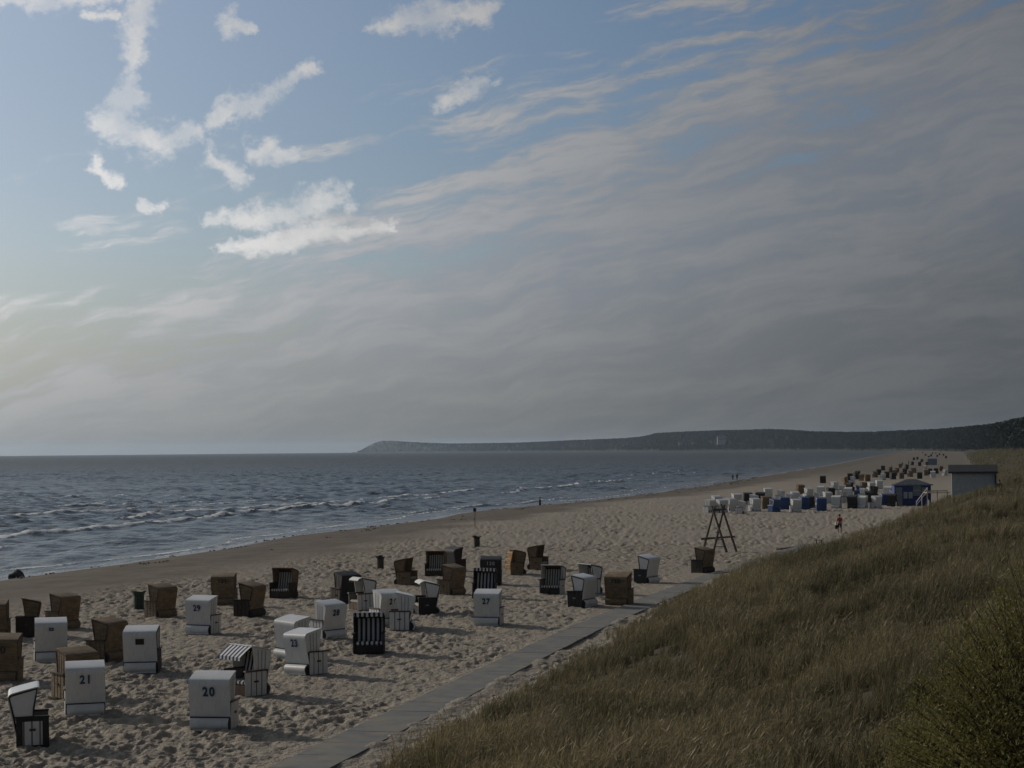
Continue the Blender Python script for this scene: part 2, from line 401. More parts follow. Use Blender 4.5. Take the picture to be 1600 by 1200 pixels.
# ------------------------------------------------------------------ beach and dune: one sheet out to 3.6 km
rows = np.concatenate([np.geomspace(9, 42, 60, endpoint=False), np.geomspace(42, 150, 600, endpoint=False), np.geomspace(150, 420, 130, endpoint=False), np.geomspace(420, 3600, 90)])
ks = np.linspace(-1, 1, 880)
Yg = np.repeat(rows[:, None], len(ks), 1)
Xg = ks[None, :] * (0.325 * Yg + 4.5) + 0.02 * Yg
jit = np.random.default_rng(3)
Xg[1:-1, 1:-1] += (jit.random(Xg[1:-1, 1:-1].shape) - .5) * 0.01
Zg = ground(Xg, Yg)
tg, sg = to_ts(Xg, Yg)
dg = tg - shore(sg); eg = tg - foot(sg)
tramp_lit = sstep(dg + 5 * vn(Xg / 6, Yg / 9, 11), 15, 23) * (1 - sstep(eg, 0.3, 2.0)) * (1 - 0.8 * sstep(sg, 340, 620))  # the fade far down the coast paints cloud shade into the sand colour
near = 1 - sstep(Yg, 180, 420)
lump = (vn(Xg / 0.44, Yg / 0.50, 21) * 0.06 + (0.25 - np.abs(vn(Xg / 0.20, Yg / 0.30, 22))) * 0.12 + vn(Xg / 0.22, Yg / 0.30, 24) * 0.09 + vn(Xg / 1.7, Yg / 1.7, 23) * 0.05)
pit = np.clip(vn(Xg / 0.25, Yg / 0.34, 25) - 0.06, 0, 1) * -0.26            # heel prints
worn = 0.62 + 0.75 * sstep(vn(Xg / 4.5, Yg / 7.0, 27), -0.22, 0.22)             # well trodden and quieter patches
Zg = Zg + (lump + pit) * worn * tramp_lit * near * (1 - 0.8 * sstep(-np.abs(tg + 15.55), -1.5, -0.9) * (sg < 125))
Zg = Zg + (vn(Xg / 2.2, Yg / 1.3, 31) * 0.05 + vn(Xg / .7, Yg / .7, 32) * 0.02) * (1 - tramp_lit) * sstep(dg, 3, 10) * near
pth = np.interp(sg, [0, 60, 78, 93, 110, 131, 152], [-15.7, -15.6, -15.5, -15.0, -14.1, -12.3, -10.8])
for side in (-.78, .78):                                                     # sand blown over the edges of the path
    Zg = Zg + (sg < 150) * 0.22 * np.clip(vn(sg / 3.1, tg * 0 + side, 61) + 0.6 * vn(sg / 0.9, tg / .5, 62) - 0.02, 0, 1) * np.exp(-((tg - pth - side) / 0.36) ** 2)
wetg = (1 - sstep(dg + 1.2 * vn(sg / 5.0, tg / 3, 13), 1.0, 4.2))
beach = grid_mesh('beach', Xg, Yg, Zg, keep=dg > -14, attrs={'trampled_lit': tramp_lit, 'wet': wetg, 'dune': sstep(eg + 1.2 * vn(Xg / 1.5, Yg / 1.5, 14), 0.2, 1.8)}, m='sand')
tag(beach, kind='structure')

# ------------------------------------------------------------------ sea: wind waves with two lines of breakers over the bars
rows = np.concatenate([np.geomspace(85, 1300, 860, endpoint=False), np.geomspace(1300, 13600, 60)])
ks = np.linspace(-1, 1, 430)
Ys = np.repeat(rows[:, None], len(ks), 1)
Xs = ks[None, :] * (0.42 * Ys + 8.0) - 0.06 * Ys
ts_, ss_ = to_ts(Xs, Ys)
ds = -(ts_ - shore(np.clip(ss_, 0, 4000)))                                   # metres seaward of the water's edge
wv_ = np.zeros_like(Xs)
rg = np.random.default_rng(11)
for L, A, ang in ((17, .05, 8), (12.5, .06, -18), (9.0, .08, 26), (6.8, .08, -6), (5.0, .07, 38), (4.1, .055, -34), (3.2, .04, 12), (2.6, .035, -50)):
    a = rad(ang + 160); kx, ky = math.cos(a) * 2 * math.pi / L, math.sin(a) * 2 * math.pi / L
    ph = rg.random() * 6.28 + 2.6 * vn(Xs / (L * 4), Ys / (L * 4), int(L * 3))
    sn = np.sin(ts_ * kx + ss_ * ky + ph)
    wv_ += A * 1.25 * (2 * np.abs((sn + 1) / 2) ** 1.8 - 0.80)
wv_ *= 0.55 + 1.1 * np.clip(vn(Xs / 22, Ys / 30, 41) + .4, 0, 1)
taper = sstep(ds, 0.5, 14) * (1 - 0.75 * sstep(Ys, 700, 1300))
zs = wv_ * taper
foam = np.zeros_like(Xs)
def breaker(off, width, amp, fam, thr, seed):
    global zs, foam
    c = ds - (off + 6.0 * vn(ss_ / 60.0, ss_ * 0, seed) + 1.6 * vn(ss_ / 11.0, ss_ * 0, seed + 1))
    on = np.clip((vn(ss_ / 42.0, ss_ * 0 + seed, seed + 2) + 0.5 - thr) * 4.0, 0, 1)
    prof = np.exp(-np.where(c < 0, (c / (width * 0.45)) ** 2, (c / (width * 1.3)) ** 2))
    zs = zs + amp * prof * on * (1 - sstep(Ys, 800, 1250))
    foam = np.maximum(foam, fam * on * np.exp(-(np.where(c < 0, c / (width * .35), c / (width * .55))) ** 2) * (0.65 + 0.9 * (vn(Xs / 1.6, Ys / 1.6, seed + 3) + .25)))
breaker(33.0, 1.5, 0.34, 1.45, 0.22, 51)
breaker(43.0, 1.5, 0.34, 1.45, 0.36, 55)
breaker(24.0, 1.2, 0.22, 1.1, 0.62, 59)
breaker(62.0, 1.6, 0.30, 1.2, 0.70, 63)
breaker(8.0, 0.9, 0.25, 1.0, 0.38, 67)
breaker(3.2, 0.7, 0.10, 1.1, 0.25, 71)
caps = (vn(ts_ / 2.2, ss_ / 7.0, 81) + 0.5) * (vn(Xs / 30, Ys / 30, 82) + .5)
foam = np.maximum(foam, np.where((caps > 0.50) & (wv_ > 0.15), 0.75, 0) * sstep(ds, 40, 70))
swash = np.exp(-((ds - 0.6 - 0.8 * vn(ss_ / 4.0, ss_ * 0, 77)) / 0.6) ** 2) * 0.85
foam = np.maximum(foam, swash * (0.7 + 0.6 * vn(ss_ / 3.0, ts_, 78)))
foam = foam * (1 - 0.55 * sstep(Ys, 330, 800))
sea = grid_mesh('sea', Xs, Ys, SEA + zs, keep=(ds > -6) | (Ys > 2600), attrs={'foam': foam, 'shallow': 1 - sstep(ds, 2, 30), 'offing': sstep(np.log(Ys), np.log(220), np.log(4000))}, m='sea_water')
tag(sea, kind='structure')

# ------------------------------------------------------------------ concrete slab path along the foot of the dune
def dusted(t, p, co, c):
    pos = t.new('ShaderNodeNewGeometry').outputs['Position']
    return t.mix(t.ramp(t.noise(pos, 0.7, 6, 0.65), 0.42, 0.68, 0.0, 0.75), c, (0.25, 0.22, 0.17))
mat('concrete', (0.165, 0.168, 0.165), 0.9, 0.16, 1.2, 0.5, 30, 0.2, build=dusted)
path = bpy.data.objects.new('path', None); COL.objects.link(path); tag(path, kind='structure')
def path_t(s): return float(np.interp(s, [0, 60, 78, 93, 110, 131, 152], [-15.7, -15.6, -15.5, -15.0, -14.1, -12.3, -10.8]))
slab_me = MB()
slab_me.prism_z([(-.745, -.995), (.745, -.995), (.755, -.98), (.755, .98), (.745, .995), (-.745, .995), (-.755, .98), (-.755, -.98)], -0.10, 0.0)
slab_me = slab_me.mesh('slab', 'concrete')
s_ = 26.0
prng = random.Random(4)
while s_ < 150:
    t_ = path_t(s_) + prng.uniform(-.03, .03)
    x_, y_ = to_xy(t_, s_)
    h_ = math.atan2(path_t(s_ + 1) - path_t(s_ - 1), 2.0)
    o = link('slab', slab_me, path)
    o.location = (x_, y_, 0.07 + prng.uniform(-.004, .004)); o.rotation_euler = (prng.uniform(-.004, .004), prng.uniform(-.006, .006), -rad(13.3) - h_ + prng.uniform(-.008, .008))
    s_ += 2.0

# ------------------------------------------------------------------ far coast: wooded shore curving round to a cliffed headland
mat('far_ground', (0.030, 0.036, 0.022), 0.95, 0.3, 0.01)
mat('cliff', (0.20, 0.17, 0.12), 0.95, 0.3, 0.02)
mat('wood_leaf', (0.022, 0.032, 0.018), 0.9, 0.45, 0.6)
mat('bark', (0.07, 0.05, 0.035), 0.9, 0.3, 6)
# measured bearings (tangent of the angle right of the axis), distance and height of the tree line over the sea
FARC = [(-0.0870, 13300, 3), (-0.0825, 13200, 14), (-0.0790, 13200, 40), (-0.0745, 13100, 70), (-0.0705, 13000, 84), (-0.0650, 12900, 82), (-0.0560, 12500, 70), (-0.0450, 12000, 61), (-0.0347, 11300, 52),
        (-0.0150, 10300, 49), (0.0, 9500, 46), (0.0347, 8000, 50), (0.0590, 7000, 50), (0.0700, 6500, 52), (0.0780, 6200, 63), (0.0970, 5900, 64), (0.1140, 5600, 64), (0.1250, 5400, 62), (0.1390, 5100, 61),
        (0.1500, 4800, 55), (0.1650, 4500, 47), (0.1800, 4100, 42), (0.1950, 3800, 39), (0.2100, 3500, 38.5), (0.2250, 3000, 35), (0.2400, 2500, 33.0), (0.2520, 2000, 29.5), (0.2620, 1600, 27), (0.2720, 1300, 26),
        (0.2850, 1120, 25.5), (0.3100, 1020, 25), (0.3600, 950, 25)]
fk = np.array([f[0] for f in FARC]); fD = np.array([f[1] for f in FARC], float); fH = np.array([f[2] for f in FARC], float)
kk = np.unique(np.concatenate([np.linspace(fk[0], fk[-1], 500), fk]))
D = np.interp(kk, fk, fD); Hh = np.interp(kk, fk, fH)
prof = np.array([[0, 0.0], [0.02, 0.02], [0.06, 0.16], [0.16, 0.62], [0.30, 1.0], [0.6, 1.02], [1.0, 0.9]])
HX = np.zeros((len(prof), len(kk))); HY = HX.copy(); HZ = HX.copy()
treeh = np.clip(np.where(kk < -0.062, 9.0, 15.0), 0, None)
for i, (a, b) in enumerate(prof):
    Yr = D + a * np.clip(D * 0.16, 160, 1400)
    HX[i] = kk * Yr; HY[i] = Yr
    top = np.clip(Hh - treeh, 1.0, None)
    HZ[i] = SEA - 1.0 + b * (top + 2.0) + (2.5 * vn(kk * 900, kk * 0 + i, 91) if i > 2 else 0) + 0.0
hills = grid_mesh('hills', HX, HY, HZ, m='far_ground')
tag(hills, kind='structure')

def leaf_cloud(mb, rng, c, r, n, size, squash=1.0):
    for _ in range(n):
        v = Vector((rng.gauss(0, 1), rng.gauss(0, 1), rng.gauss(0, 1)))
        v = v.normalized() * rng.random() ** 0.4
        p = Vector(c) + Vector((v.x * r, v.y * r, v.z * r * squash))
        a = Vector((rng.gauss(0, 1), rng.gauss(0, 1), rng.gauss(0, .7))).normalized(); b = a.orthogonal().normalized()
        q = size * rng.uniform(.6, 1.3)
        mb.add([p - a * q, p + b * q * .7, p + a * q, p - b * q * .7], [(0, 1, 2, 3)])
def proto_tree(rng, h, kind):
    mb = MB(); mb.tube([(0, 0, 0), (rng.uniform(-.2, .2), 0, h * .5), (rng.uniform(-.3, .3), 0, h * .85)], [h * .018, h * .013, h * .005], 5)
    n0 = len(mb.f)
    for _ in range(11 if kind else 8):
        z = rng.uniform(.36, .92) * h; w_ = (1 - abs(z / h - .62) * 1.6) * h * .25
        leaf_cloud(mb, rng, (rng.uniform(-w_, w_), rng.uniform(-w_, w_), z), h * rng.uniform(.09, .17), 26, h * .045, .75)
    me = mb.mesh('tree_form', 'bark'); me.materials.append(MATS['wood_leaf'])
    for i, pl in enumerate(me.polygons): pl.material_index = 1 if i >= n0 else 0
    return me
def scatter(name, pts, rots, scl, idx, protos, parent=None):
    """one object: real meshes set on every point by geometry nodes"""
    coll = bpy.data.collections.new(name + '_forms')
    for i, me in enumerate(protos):
        o = bpy.data.objects.new('%s_form_%02d' % (name, i), me); coll.objects.link(o)
    me = bpy.data.meshes.new(name); n = len(pts)
    me.vertices.add(n); me.vertices.foreach_set('co', np.asarray(pts, np.float32).ravel())
    a = me.attributes.new('rot', 'FLOAT_VECTOR', 'POINT'); a.data.foreach_set('vector', np.asarray(rots, np.float32).ravel())
    a = me.attributes.new('scl', 'FLOAT', 'POINT'); a.data.foreach_set('value', np.asarray(scl, np.float32))
    a = me.attributes.new('pick', 'INT', 'POINT'); a.data.foreach_set('value', np.asarray(idx, np.int32))
    ob = link(name, me, parent)
    g = bpy.data.node_groups.new(name, 'GeometryNodeTree')
    g.interface.new_socket('Geometry', in_out='INPUT', socket_type='NodeSocketGeometry')
    g.interface.new_socket('Geometry', in_out='OUTPUT', socket_type='NodeSocketGeometry')
    N = g.nodes; gi = N.new('NodeGroupInput'); go = N.new('NodeGroupOutput')
    ip = N.new('GeometryNodeInstanceOnPoints'); ci = N.new('GeometryNodeCollectionInfo')
    ci.inputs['Collection'].default_value = coll; ci.inputs['Separate Children'].default_value = True; ci.inputs['Reset Children'].default_value = True
    ip.inputs['Pick Instance'].default_value = True
    def named(dt, nm):
        q = N.new('GeometryNodeInputNamedAttribute'); q.data_type = dt; q.inputs['Name'].default_value = nm
        return [x for x in q.outputs if x.enabled and x.name == 'Attribute'][0]
    L = g.links
    L.new(gi.outputs[0], ip.inputs['Points']); L.new(ci.outputs[0], ip.inputs['Instance'])
    L.new(named('INT', 'pick'), ip.inputs['Instance Index']); L.new(named('FLOAT_VECTOR', 'rot'), ip.inputs['Rotation']); L.new(named('FLOAT', 'scl'), ip.inputs['Scale'])
    L.new(ip.outputs[0], go.inputs[0])
    md = ob.modifiers.new('scatter', 'NODES'); md.node_group = g
    return ob
trng = random.Random(21)
tree_forms = [proto_tree(trng, 15.0, i % 2) for i in range(6)]
# far wood: trees all over the seaward slope and crest
nr = np.random.default_rng(8)
def wood(name, k0, k1, n, label, smin, smax):
    u = nr.random(n); k = k0 + (k1 - k0) * u
    a = nr.random(n) ** 1.2 * 0.62 + 0.018
    DD = np.interp(k, fk, fD); dep = np.clip(DD * 0.16, 160, 1400)
    Yr = DD + a * dep; top = np.clip(np.interp(k, fk, fH) - np.where(k < -.062, 9.0, 15.0), 1.0, None)
    z = SEA - 1.0 + np.interp(a, prof[:, 0], prof[:, 1]) * (top + 2.0) - 0.6
    z = np.maximum(z, SEA + .3)
    p = np.stack([k * Yr, Yr, z], -1)
    sc_ = nr.uniform(smin, smax, n) * np.where(k < -.062, .62, 1.0)
    o = scatter(name, p, np.stack([nr.normal(0, .04, n), nr.normal(0, .04, n), nr.random(n) * 6.28], -1), sc_, nr.integers(0, 6, n), tree_forms)
    return tag(o, label, 'woodland', kind='stuff')
wood('far_wood', -0.084, 0.15, 9000, 'blue hazy wooded shore and cliffed headland across the bay', 0.85, 1.2)
wood('coast_wood', 0.15, 0.36, 9000, 'dark band of woodland behind the far end of the beach', 0.8, 1.2)
# nearer pines behind the dune
n = 420
q = nr.random(n) ** .8
tt = 60 + nr.random(n) * 70 - 22 * q; s2 = 470 + q * 620
xx, yy = to_xy(tt, s2)
zz_ = ground(xx, yy) - 0.5
o = scatter('pine_wood', np.stack([xx, yy, zz_], -1), np.stack([nr.normal(0, .05, n), nr.normal(0, .05, n), nr.random(n) * 6.28], -1), nr.uniform(.45, .85, n), nr.integers(0, 6, n), tree_forms)
tag(o, 'dark pine wood on the dune behind the grey shed', 'woodland', kind='stuff')

# three pale buildings among the trees of the far shore
mat('far_white', (0.40, 0.40, 0.39), 0.8, 0.05)
mat('far_roof', (0.16, 0.10, 0.08), 0.8, 0.2)
mat('glass_dark', (0.03, 0.035, 0.04), 0.15, 0.2)
def far_house(k, Y, z, wdt, hgt, label):
    t = thing('far_building', label, 'building', (k * Y, Y, z))
    MB().box(-wdt / 2, wdt / 2, 0, 12, -14, hgt).build('wall', 'far_white', t)
    MB().prism_x([(-1, hgt), (6, hgt + 4), (13, hgt)], -wdt / 2 - .6, wdt / 2 + .6).build('roof', 'far_roof', t)
    for i in range(int(wdt // 4)):
        x = -wdt / 2 + 2 + i * 4
        for zf in (1.0, 5.0):
            if zf + 2 < hgt: MB().box(x - .8, x + .8, -.08, .05, zf, zf + 1.8).build('window', 'glass_dark', t)
far_house(0.1132, 5640, 32.0, 26, 9, 'long white building half way up the far wooded shore')
far_house(0.0985, 6000, 23.0, 14, 5, 'low pale building among trees beside the long white one')
far_house(0.0910, 6050, 20.0, 12, 5, 'pale house lowest on the far wooded slope')

# ------------------------------------------------------------------ marram grass on the dune
def grass_mat(name, a, b, seed):
    def f(t, p, co, c):
        pos = t.new('ShaderNodeNewGeometry').outputs['Position']
        rnd = t.new('ShaderNodeObjectInfo').outputs['Random']
        patch = t.noise(t.mapping(pos, (1, .7, 1)), 0.22, 5, 0.62)
        k = t.math('ADD', t.math('MULTIPLY', t.ramp(patch, 0.38, 0.62), 0.72), t.math('MULTIPLY', rnd, 0.28))
        return t.mix(k, a, b)
    m = mat(name, rough=0.7, spec=0.25, build=f)
    # thin blades let light through
    t = NT(m.node_tree); p = [n for n in t.n if n.type == 'BSDF_PRINCIPLED'][0]; out = [n for n in t.n if n.type == 'OUTPUT_MATERIAL'][0]
    tr = t.new('ShaderNodeBsdfTranslucent'); src = p.inputs['Base Color'].links[0].from_socket; t.l.new(src, tr.inputs[0])
    mx = t.new('ShaderNodeMixShader'); mx.inputs[0].default_value = 0.3
    t.l.new(p.outputs[0], mx.inputs[1]); t.l.new(tr.outputs[0], mx.inputs[2]); t.l.new(mx.outputs[0], out.inputs[0])
grass_mat('grass_green', (0.064, 0.066, 0.031), (0.170, 0.150, 0.074), 1)
grass_mat('grass_straw', (0.188, 0.154, 0.086), (0.345, 0.282, 0.160), 2)
def tuft(rng, n, h, spread):
    mb = MB(); straw = []
    for i in range(n):
        a = rng.uniform(0, 6.283); r = rng.uniform(0, spread); hh = h * rng.uniform(.55, 1.1)
        dry = rng.random() < 0.42
        lean = Vector((rng.gauss(.26, .20), rng.gauss(-.04, .16), 0)) + Vector((math.cos(a), math.sin(a), 0)) * rng.uniform(.02, .25)
        base = Vector((math.cos(a) * r, math.sin(a) * r, -.05))
        side = Vector((math.cos(a + 1.57), math.sin(a + 1.57), 0)) * (rng.uniform(.0035, .0065))
        pts = [base, base + lean * hh * .25 + Vector((0, 0, hh * .5)), base + lean * hh * .62 + Vector((0, 0, hh * .85)), base + lean * hh * 1.08 + Vector((0, 0, hh * (.98 if rng.random() < .6 else .86)))]
        v = [pts[0] - side, pts[0] + side, pts[1] - side * 1.1, pts[1] + side * 1.1, pts[2] - side * .8, pts[2] + side * .8, pts[3]]
        mb.add(v, [(0, 1, 3, 2), (2, 3, 5, 4), (4, 5, 6)]); straw += [dry] * 3
        if dry and rng.random() < .45:           # seed head
            d = (pts[3] - pts[2]).normalized(); s2 = side.normalized() * .012
            mb.add([pts[3] - d * .02, pts[3] + d * .06 + s2, pts[3] + d * .16, pts[3] + d * .06 - s2], [(0, 1, 2, 3)]); straw.append(True)
    me = bpy.data.meshes.new('tuft'); me.from_pydata(mb.v, [], mb.f)
    me.materials.append(MATS['grass_green']); me.materials.append(MATS['grass_straw'])
    me.polygons.foreach_set('material_index', [int(x) for x in straw])
    return me
grng = random.Random(3)
tufts = [tuft(grng, 38, .78, .16) for _ in range(6)] + [tuft(grng, 30, .5, .2) for _ in range(2)]
N_ = 120000
u = nr.random(N_)
Yp = 13 * (1500 / 13.0) ** (u ** 1.0)
half = 0.345 * Yp + 4
Xp = -0.10 * Yp - 4 + nr.random(N_) * (half + 0.13 * Yp + 8)
tp, sp_ = to_ts(Xp, Yp); ep = tp - foot(sp_)
cover = vn(Xp / 2.6, Yp / 3.4, 101) + 0.6 * vn(Xp / 0.9, Yp / 0.9, 102)
ok = (ep > 0.15) & (ep < 110) & (cover > -0.32 + 0.30 * (ep < 1.2)) & (Xp < 0.36 * Yp + 6)
Xp, Yp, ep, cover = Xp[ok], Yp[ok], ep[ok], cover[ok]
n = len(Xp)
scl = (0.62 + 0.55 * nr.random(n) + 0.85 * np.clip(cover, -.3, .45)) * np.where(ep < 2.0, .62, 1.0) * (0.95 + 0.1 * sstep(Yp, 60, 250) + 1.2 * sstep(Yp, 300, 1200))
rots = np.stack([nr.normal(0, .12, n), nr.normal(0, .12, n), nr.normal(0, .55, n)], -1)
go_ = scatter('dune_grass', np.stack([Xp, Yp, ground(Xp, Yp)], -1), rots, scl, nr.integers(0, 8, n), tufts)
tag(go_, 'tawny marram grass covering the dune beside the path', 'grass', kind='stuff')

# ------------------------------------------------------------------ leafy bush near the viewer
grass_mat('willow_leaf', (0.145, 0.135, 0.038), (0.27, 0.24, 0.08), 3)
mat('scrub_leaf', (0.030, 0.030, 0.018), 0.7, 0.4, 3)
def shrub(name, label, loc, shape, nst, leafm, llen, seed, per=85, group=None, lean=0.0):
    rng = random.Random(seed); rx, ry, h = shape
    t = thing(name, label, 'bush', loc, 0, group)
    st = MB(); lf = MB()
    for i in range(nst):
        a = rng.uniform(0, 6.283); q = rng.random() ** .55
        tx, ty = math.cos(a) * rx * q, math.sin(a) * ry * q
        top = h * (1 - .70 * q ** 1.9) * rng.uniform(.70, 1.03)
        p0 = Vector((tx * .15, ty * .15, -.1)); p3 = Vector((tx + lean, ty, max(top, .25)))
        p1 = p0.lerp(p3, .35) + Vector((rng.gauss(0, .1), rng.gauss(0, .1), .15)); p2 = p0.lerp(p3, .72) + Vector((rng.gauss(0, .12), rng.gauss(0, .12), .12))
        pts = [p0, p1, p2, p3]
        st.tube(pts, [.022, .014, .008, .003], 4)
        for j in range(per):
            f = rng.uniform(.22, 1.02) ** .8; sgm = min(int(f * 3), 2); k = f * 3 - sgm
            b = pts[sgm].lerp(pts[sgm + 1], k) + Vector((rng.gauss(0, .10), rng.gauss(0, .10), rng.gauss(0, .10)))
            d = Vector((rng.gauss(.15, .6), rng.gauss(0, .6), rng.gauss(.55, .5))).normalized(); s_ = d.cross(Vector((rng.gauss(0, 1), rng.gauss(0, 1), rng.gauss(0, 1)))).normalized()
            L = llen * rng.uniform(.6, 1.25)
            nn = d.cross(s_) * L * .08
            lf.add([b, b + d * L * .45 + s_ * L * .17 + nn, b + d * L, b + d * L * .45 - s_ * L * .17 + nn], [(0, 1, 2, 3)])
    st.build('branches', 'bark', t)
    me = bpy.data.meshes.new('foliage'); me.from_pydata(lf.v, [], lf.f); me.materials.append(MATS[leafm]); link('foliage', me, t)
    return t
bx_, by_ = 6.35, 20.0
shrub('willow_bush', 'leafy olive green bush growing on the dune grass', (bx_, by_, gz(bx_, by_)), (2.5, 2.0, 7.0 - gz(bx_, by_)), 900, 'willow_leaf', .060, 5, 95)
for (x, y, rx, h, sd, lb) in ((10.2, 64.0, 2.1, .8, 31, 'broad dark scrub hollow in the grass dune'), (12.8, 61.0, 1.4, .7, 32, 'smaller dark scrub patch touching the broad scrub hollow'), (17.5, 75.0, 1.2, .6, 33, 'lone low dark scrub patch higher up the grass dune')):
    shrub('dune_scrub', lb, (x, y, gz(x, y) + .05), (rx, rx * 1.3, h + .35), 150, 'scrub_leaf', .055, sd, 70, 'dark scrub patches on the dune')

# ------------------------------------------------------------------ beach chairs
HP = [(-.44, .36), (-.50, .70), (-.57, 1.05), (-.605, 1.24), (-.615, 1.31), (-.610, 1.365), (-.590, 1.41), (-.555, 1.445), (-.505, 1.468), (-.30, 1.52), (.0, 1.585), (.15, 1.617), (.19, 1.615), (.212, 1.598), (.215, 1.57)]
ME = {}
def part_mesh(key, fn, m):
    k = (key, m)
    if k not in ME:
        mb = MB(); fn(mb); ME[k] = mb.mesh(key, m)
        if key in ('hood', 'flap'):
            ME[k].polygons.foreach_set('use_smooth', [True] * len(ME[k].polygons)); ME[k].set_sharp_from_angle(angle=rad(35))
    return ME[k]
def f_hood(mb): mb.sheet(HP, -.585, .585, .028)
def f_hood_in(mb): mb.sheet([(y + .034, z - (.02 if z > 1.4 else 0)) for y, z in HP[:-2]], -.55, .55, .012)
EAR = [(-.475, .80), (.055, .80), (.085, 1.05), (.165, 1.585), (-.56, 1.415), (-.605, 1.36)]
def f_ear(s):
    def f(mb):
        x0, x1 = (.555, .580) if s > 0 else (-.580, -.555)
        mb.prism_x(EAR, x0, x1)
    return f
def f_battens(s):
    def f(mb):
        for k in range(1, 4):                     # battens on the outer face
            yb = -.475 + .53 * k / 4; yt = -.53 + .62 * k / 4
            zt = 1.43 + .14 * k / 4
            xo = (.580, .588) if s > 0 else (-.588, -.580)
            mb.prism_x([(yb - .018, .82), (yb + .018, .82), (yt + .018, zt - .05), (yt - .018, zt - .05)], *xo)
    return f
def f_eartrim(s):
    def f(mb):
        x0, x1 = (.578, .602) if s > 0 else (-.602, -.578)
        c = Vector((-.2, 1.12)); E2 = [Vector(p) for p in EAR]
        inn = [p + (c - p).normalized() * .052 for p in E2]
        n = len(E2)
        for i in range(n):
            j = (i + 1) % n
            mb.prism_x([tuple(E2[i]), tuple(E2[j]), tuple(inn[j]), tuple(inn[i])], x0, x1)
    return f
def f_side(s):
    def f(mb):
        a, b = (.545, .585) if s > 0 else (-.585, -.545)
        mb.box(a, b, -.40, .44, .0, .78)
    return f
def f_boards(s):
    def f(mb):
        o0, o1 = (.585, .600) if s > 0 else (-.600, -.585)
        for k in range(4): mb.box(o0, o1, -.40 + k * .2125, -.40 + k * .2125 + .168 + .032 * (k == 3), .02, .78)
    return f
def f_sideframe(s):
    def f(mb):
        a, b = (.598, .622) if s > 0 else (-.622, -.598)
        mb.box(a, b, -.41, -.24, .0, .78).box(a, b, .28, .45, .0, .78).box(a, b, -.24, .28, .70, .78).box(a, b, -.24, .28, .0, .06)
    return f
def f_arm(s):
    def f(mb):
        a, b = (.515, .635) if s > 0 else (-.635, -.515)
        mb.prism_x([(-.43, .785), (.46, .785), (.475, .80), (.46, .835), (-.43, .835)], a, b)
    return f
def f_handle(s):
    def f(mb):
        a, b = (.600, .632) if s > 0 else (-.632, -.600)
        mb.box(a, b, -.06, .10, .44, .50)
    return f
def f_seat(mb): mb.prism_x([(-.40, .36), (.36, .36), (.40, .40), (.39, .475), (.34, .50), (-.42, .46)], -.535, .535)
def f_backc(mb): mb.sheet([(-.36, .46), (-.42, .75), (-.485, 1.05), (-.53, 1.33)], -.53, .53, .07)
def f_front(mb):
    mb.box(-.54, .54, -.38, .40, .02, .355)
    mb.box(-.52, -.02, .40, .425, .05, .33).box(.02, .52, .40, .425, .05, .33)
def f_flap(mb):
    pr = [(-.42, .345)] + [(-.44 - .16 * math.sin(a), .18 + .165 * math.cos(a)) for a in [rad(d) for d in range(10, 150, 14)]] + [(-.56, .0)]
    mb.sheet(pr, -.55, .55, .025)
def f_flapend(mb):
    pr = [(-.40, .34)] + [(-.44 - .135 * math.sin(a), .18 + .14 * math.cos(a)) for a in [rad(d) for d in range(10, 150, 20)]] + [(-.53, .0), (-.40, .0)]
    mb.prism_x(pr, .535, .545)
def f_seam(mb): mb.box(-.575, .575, -.492, -.44, .332, .392)
def f_awn(mb): mb.sheet([(.02, 1.61), (.20, 1.60), (.42, 1.46), (.66, 1.28), (.67, 1.17)], -.57, .57, .012)
def f_awnl(mb): mb.sheet([(.20, 1.615), (.31, 1.57), (.40, 1.50), (.405, 1.46)], -.57, .57, .012)
def f_val(mb):
    for k in range(8):
        x = -.575 + k * .144
        mb.prism_z([(x, .214), (x + .142, .214), (x + .142, .226), (x, .226)], 1.44 + .02 * (k % 2), 1.615)
def f_plate(mb):
    mb.add([], []); mb.prism_x([(-.590, 1.0), (-.625, 1.2), (-.613, 1.203), (-.577, 1.003)], -.14, .16)
def f_cross(mb): mb.box(-.55, .55, .0, .03, .0, .04)
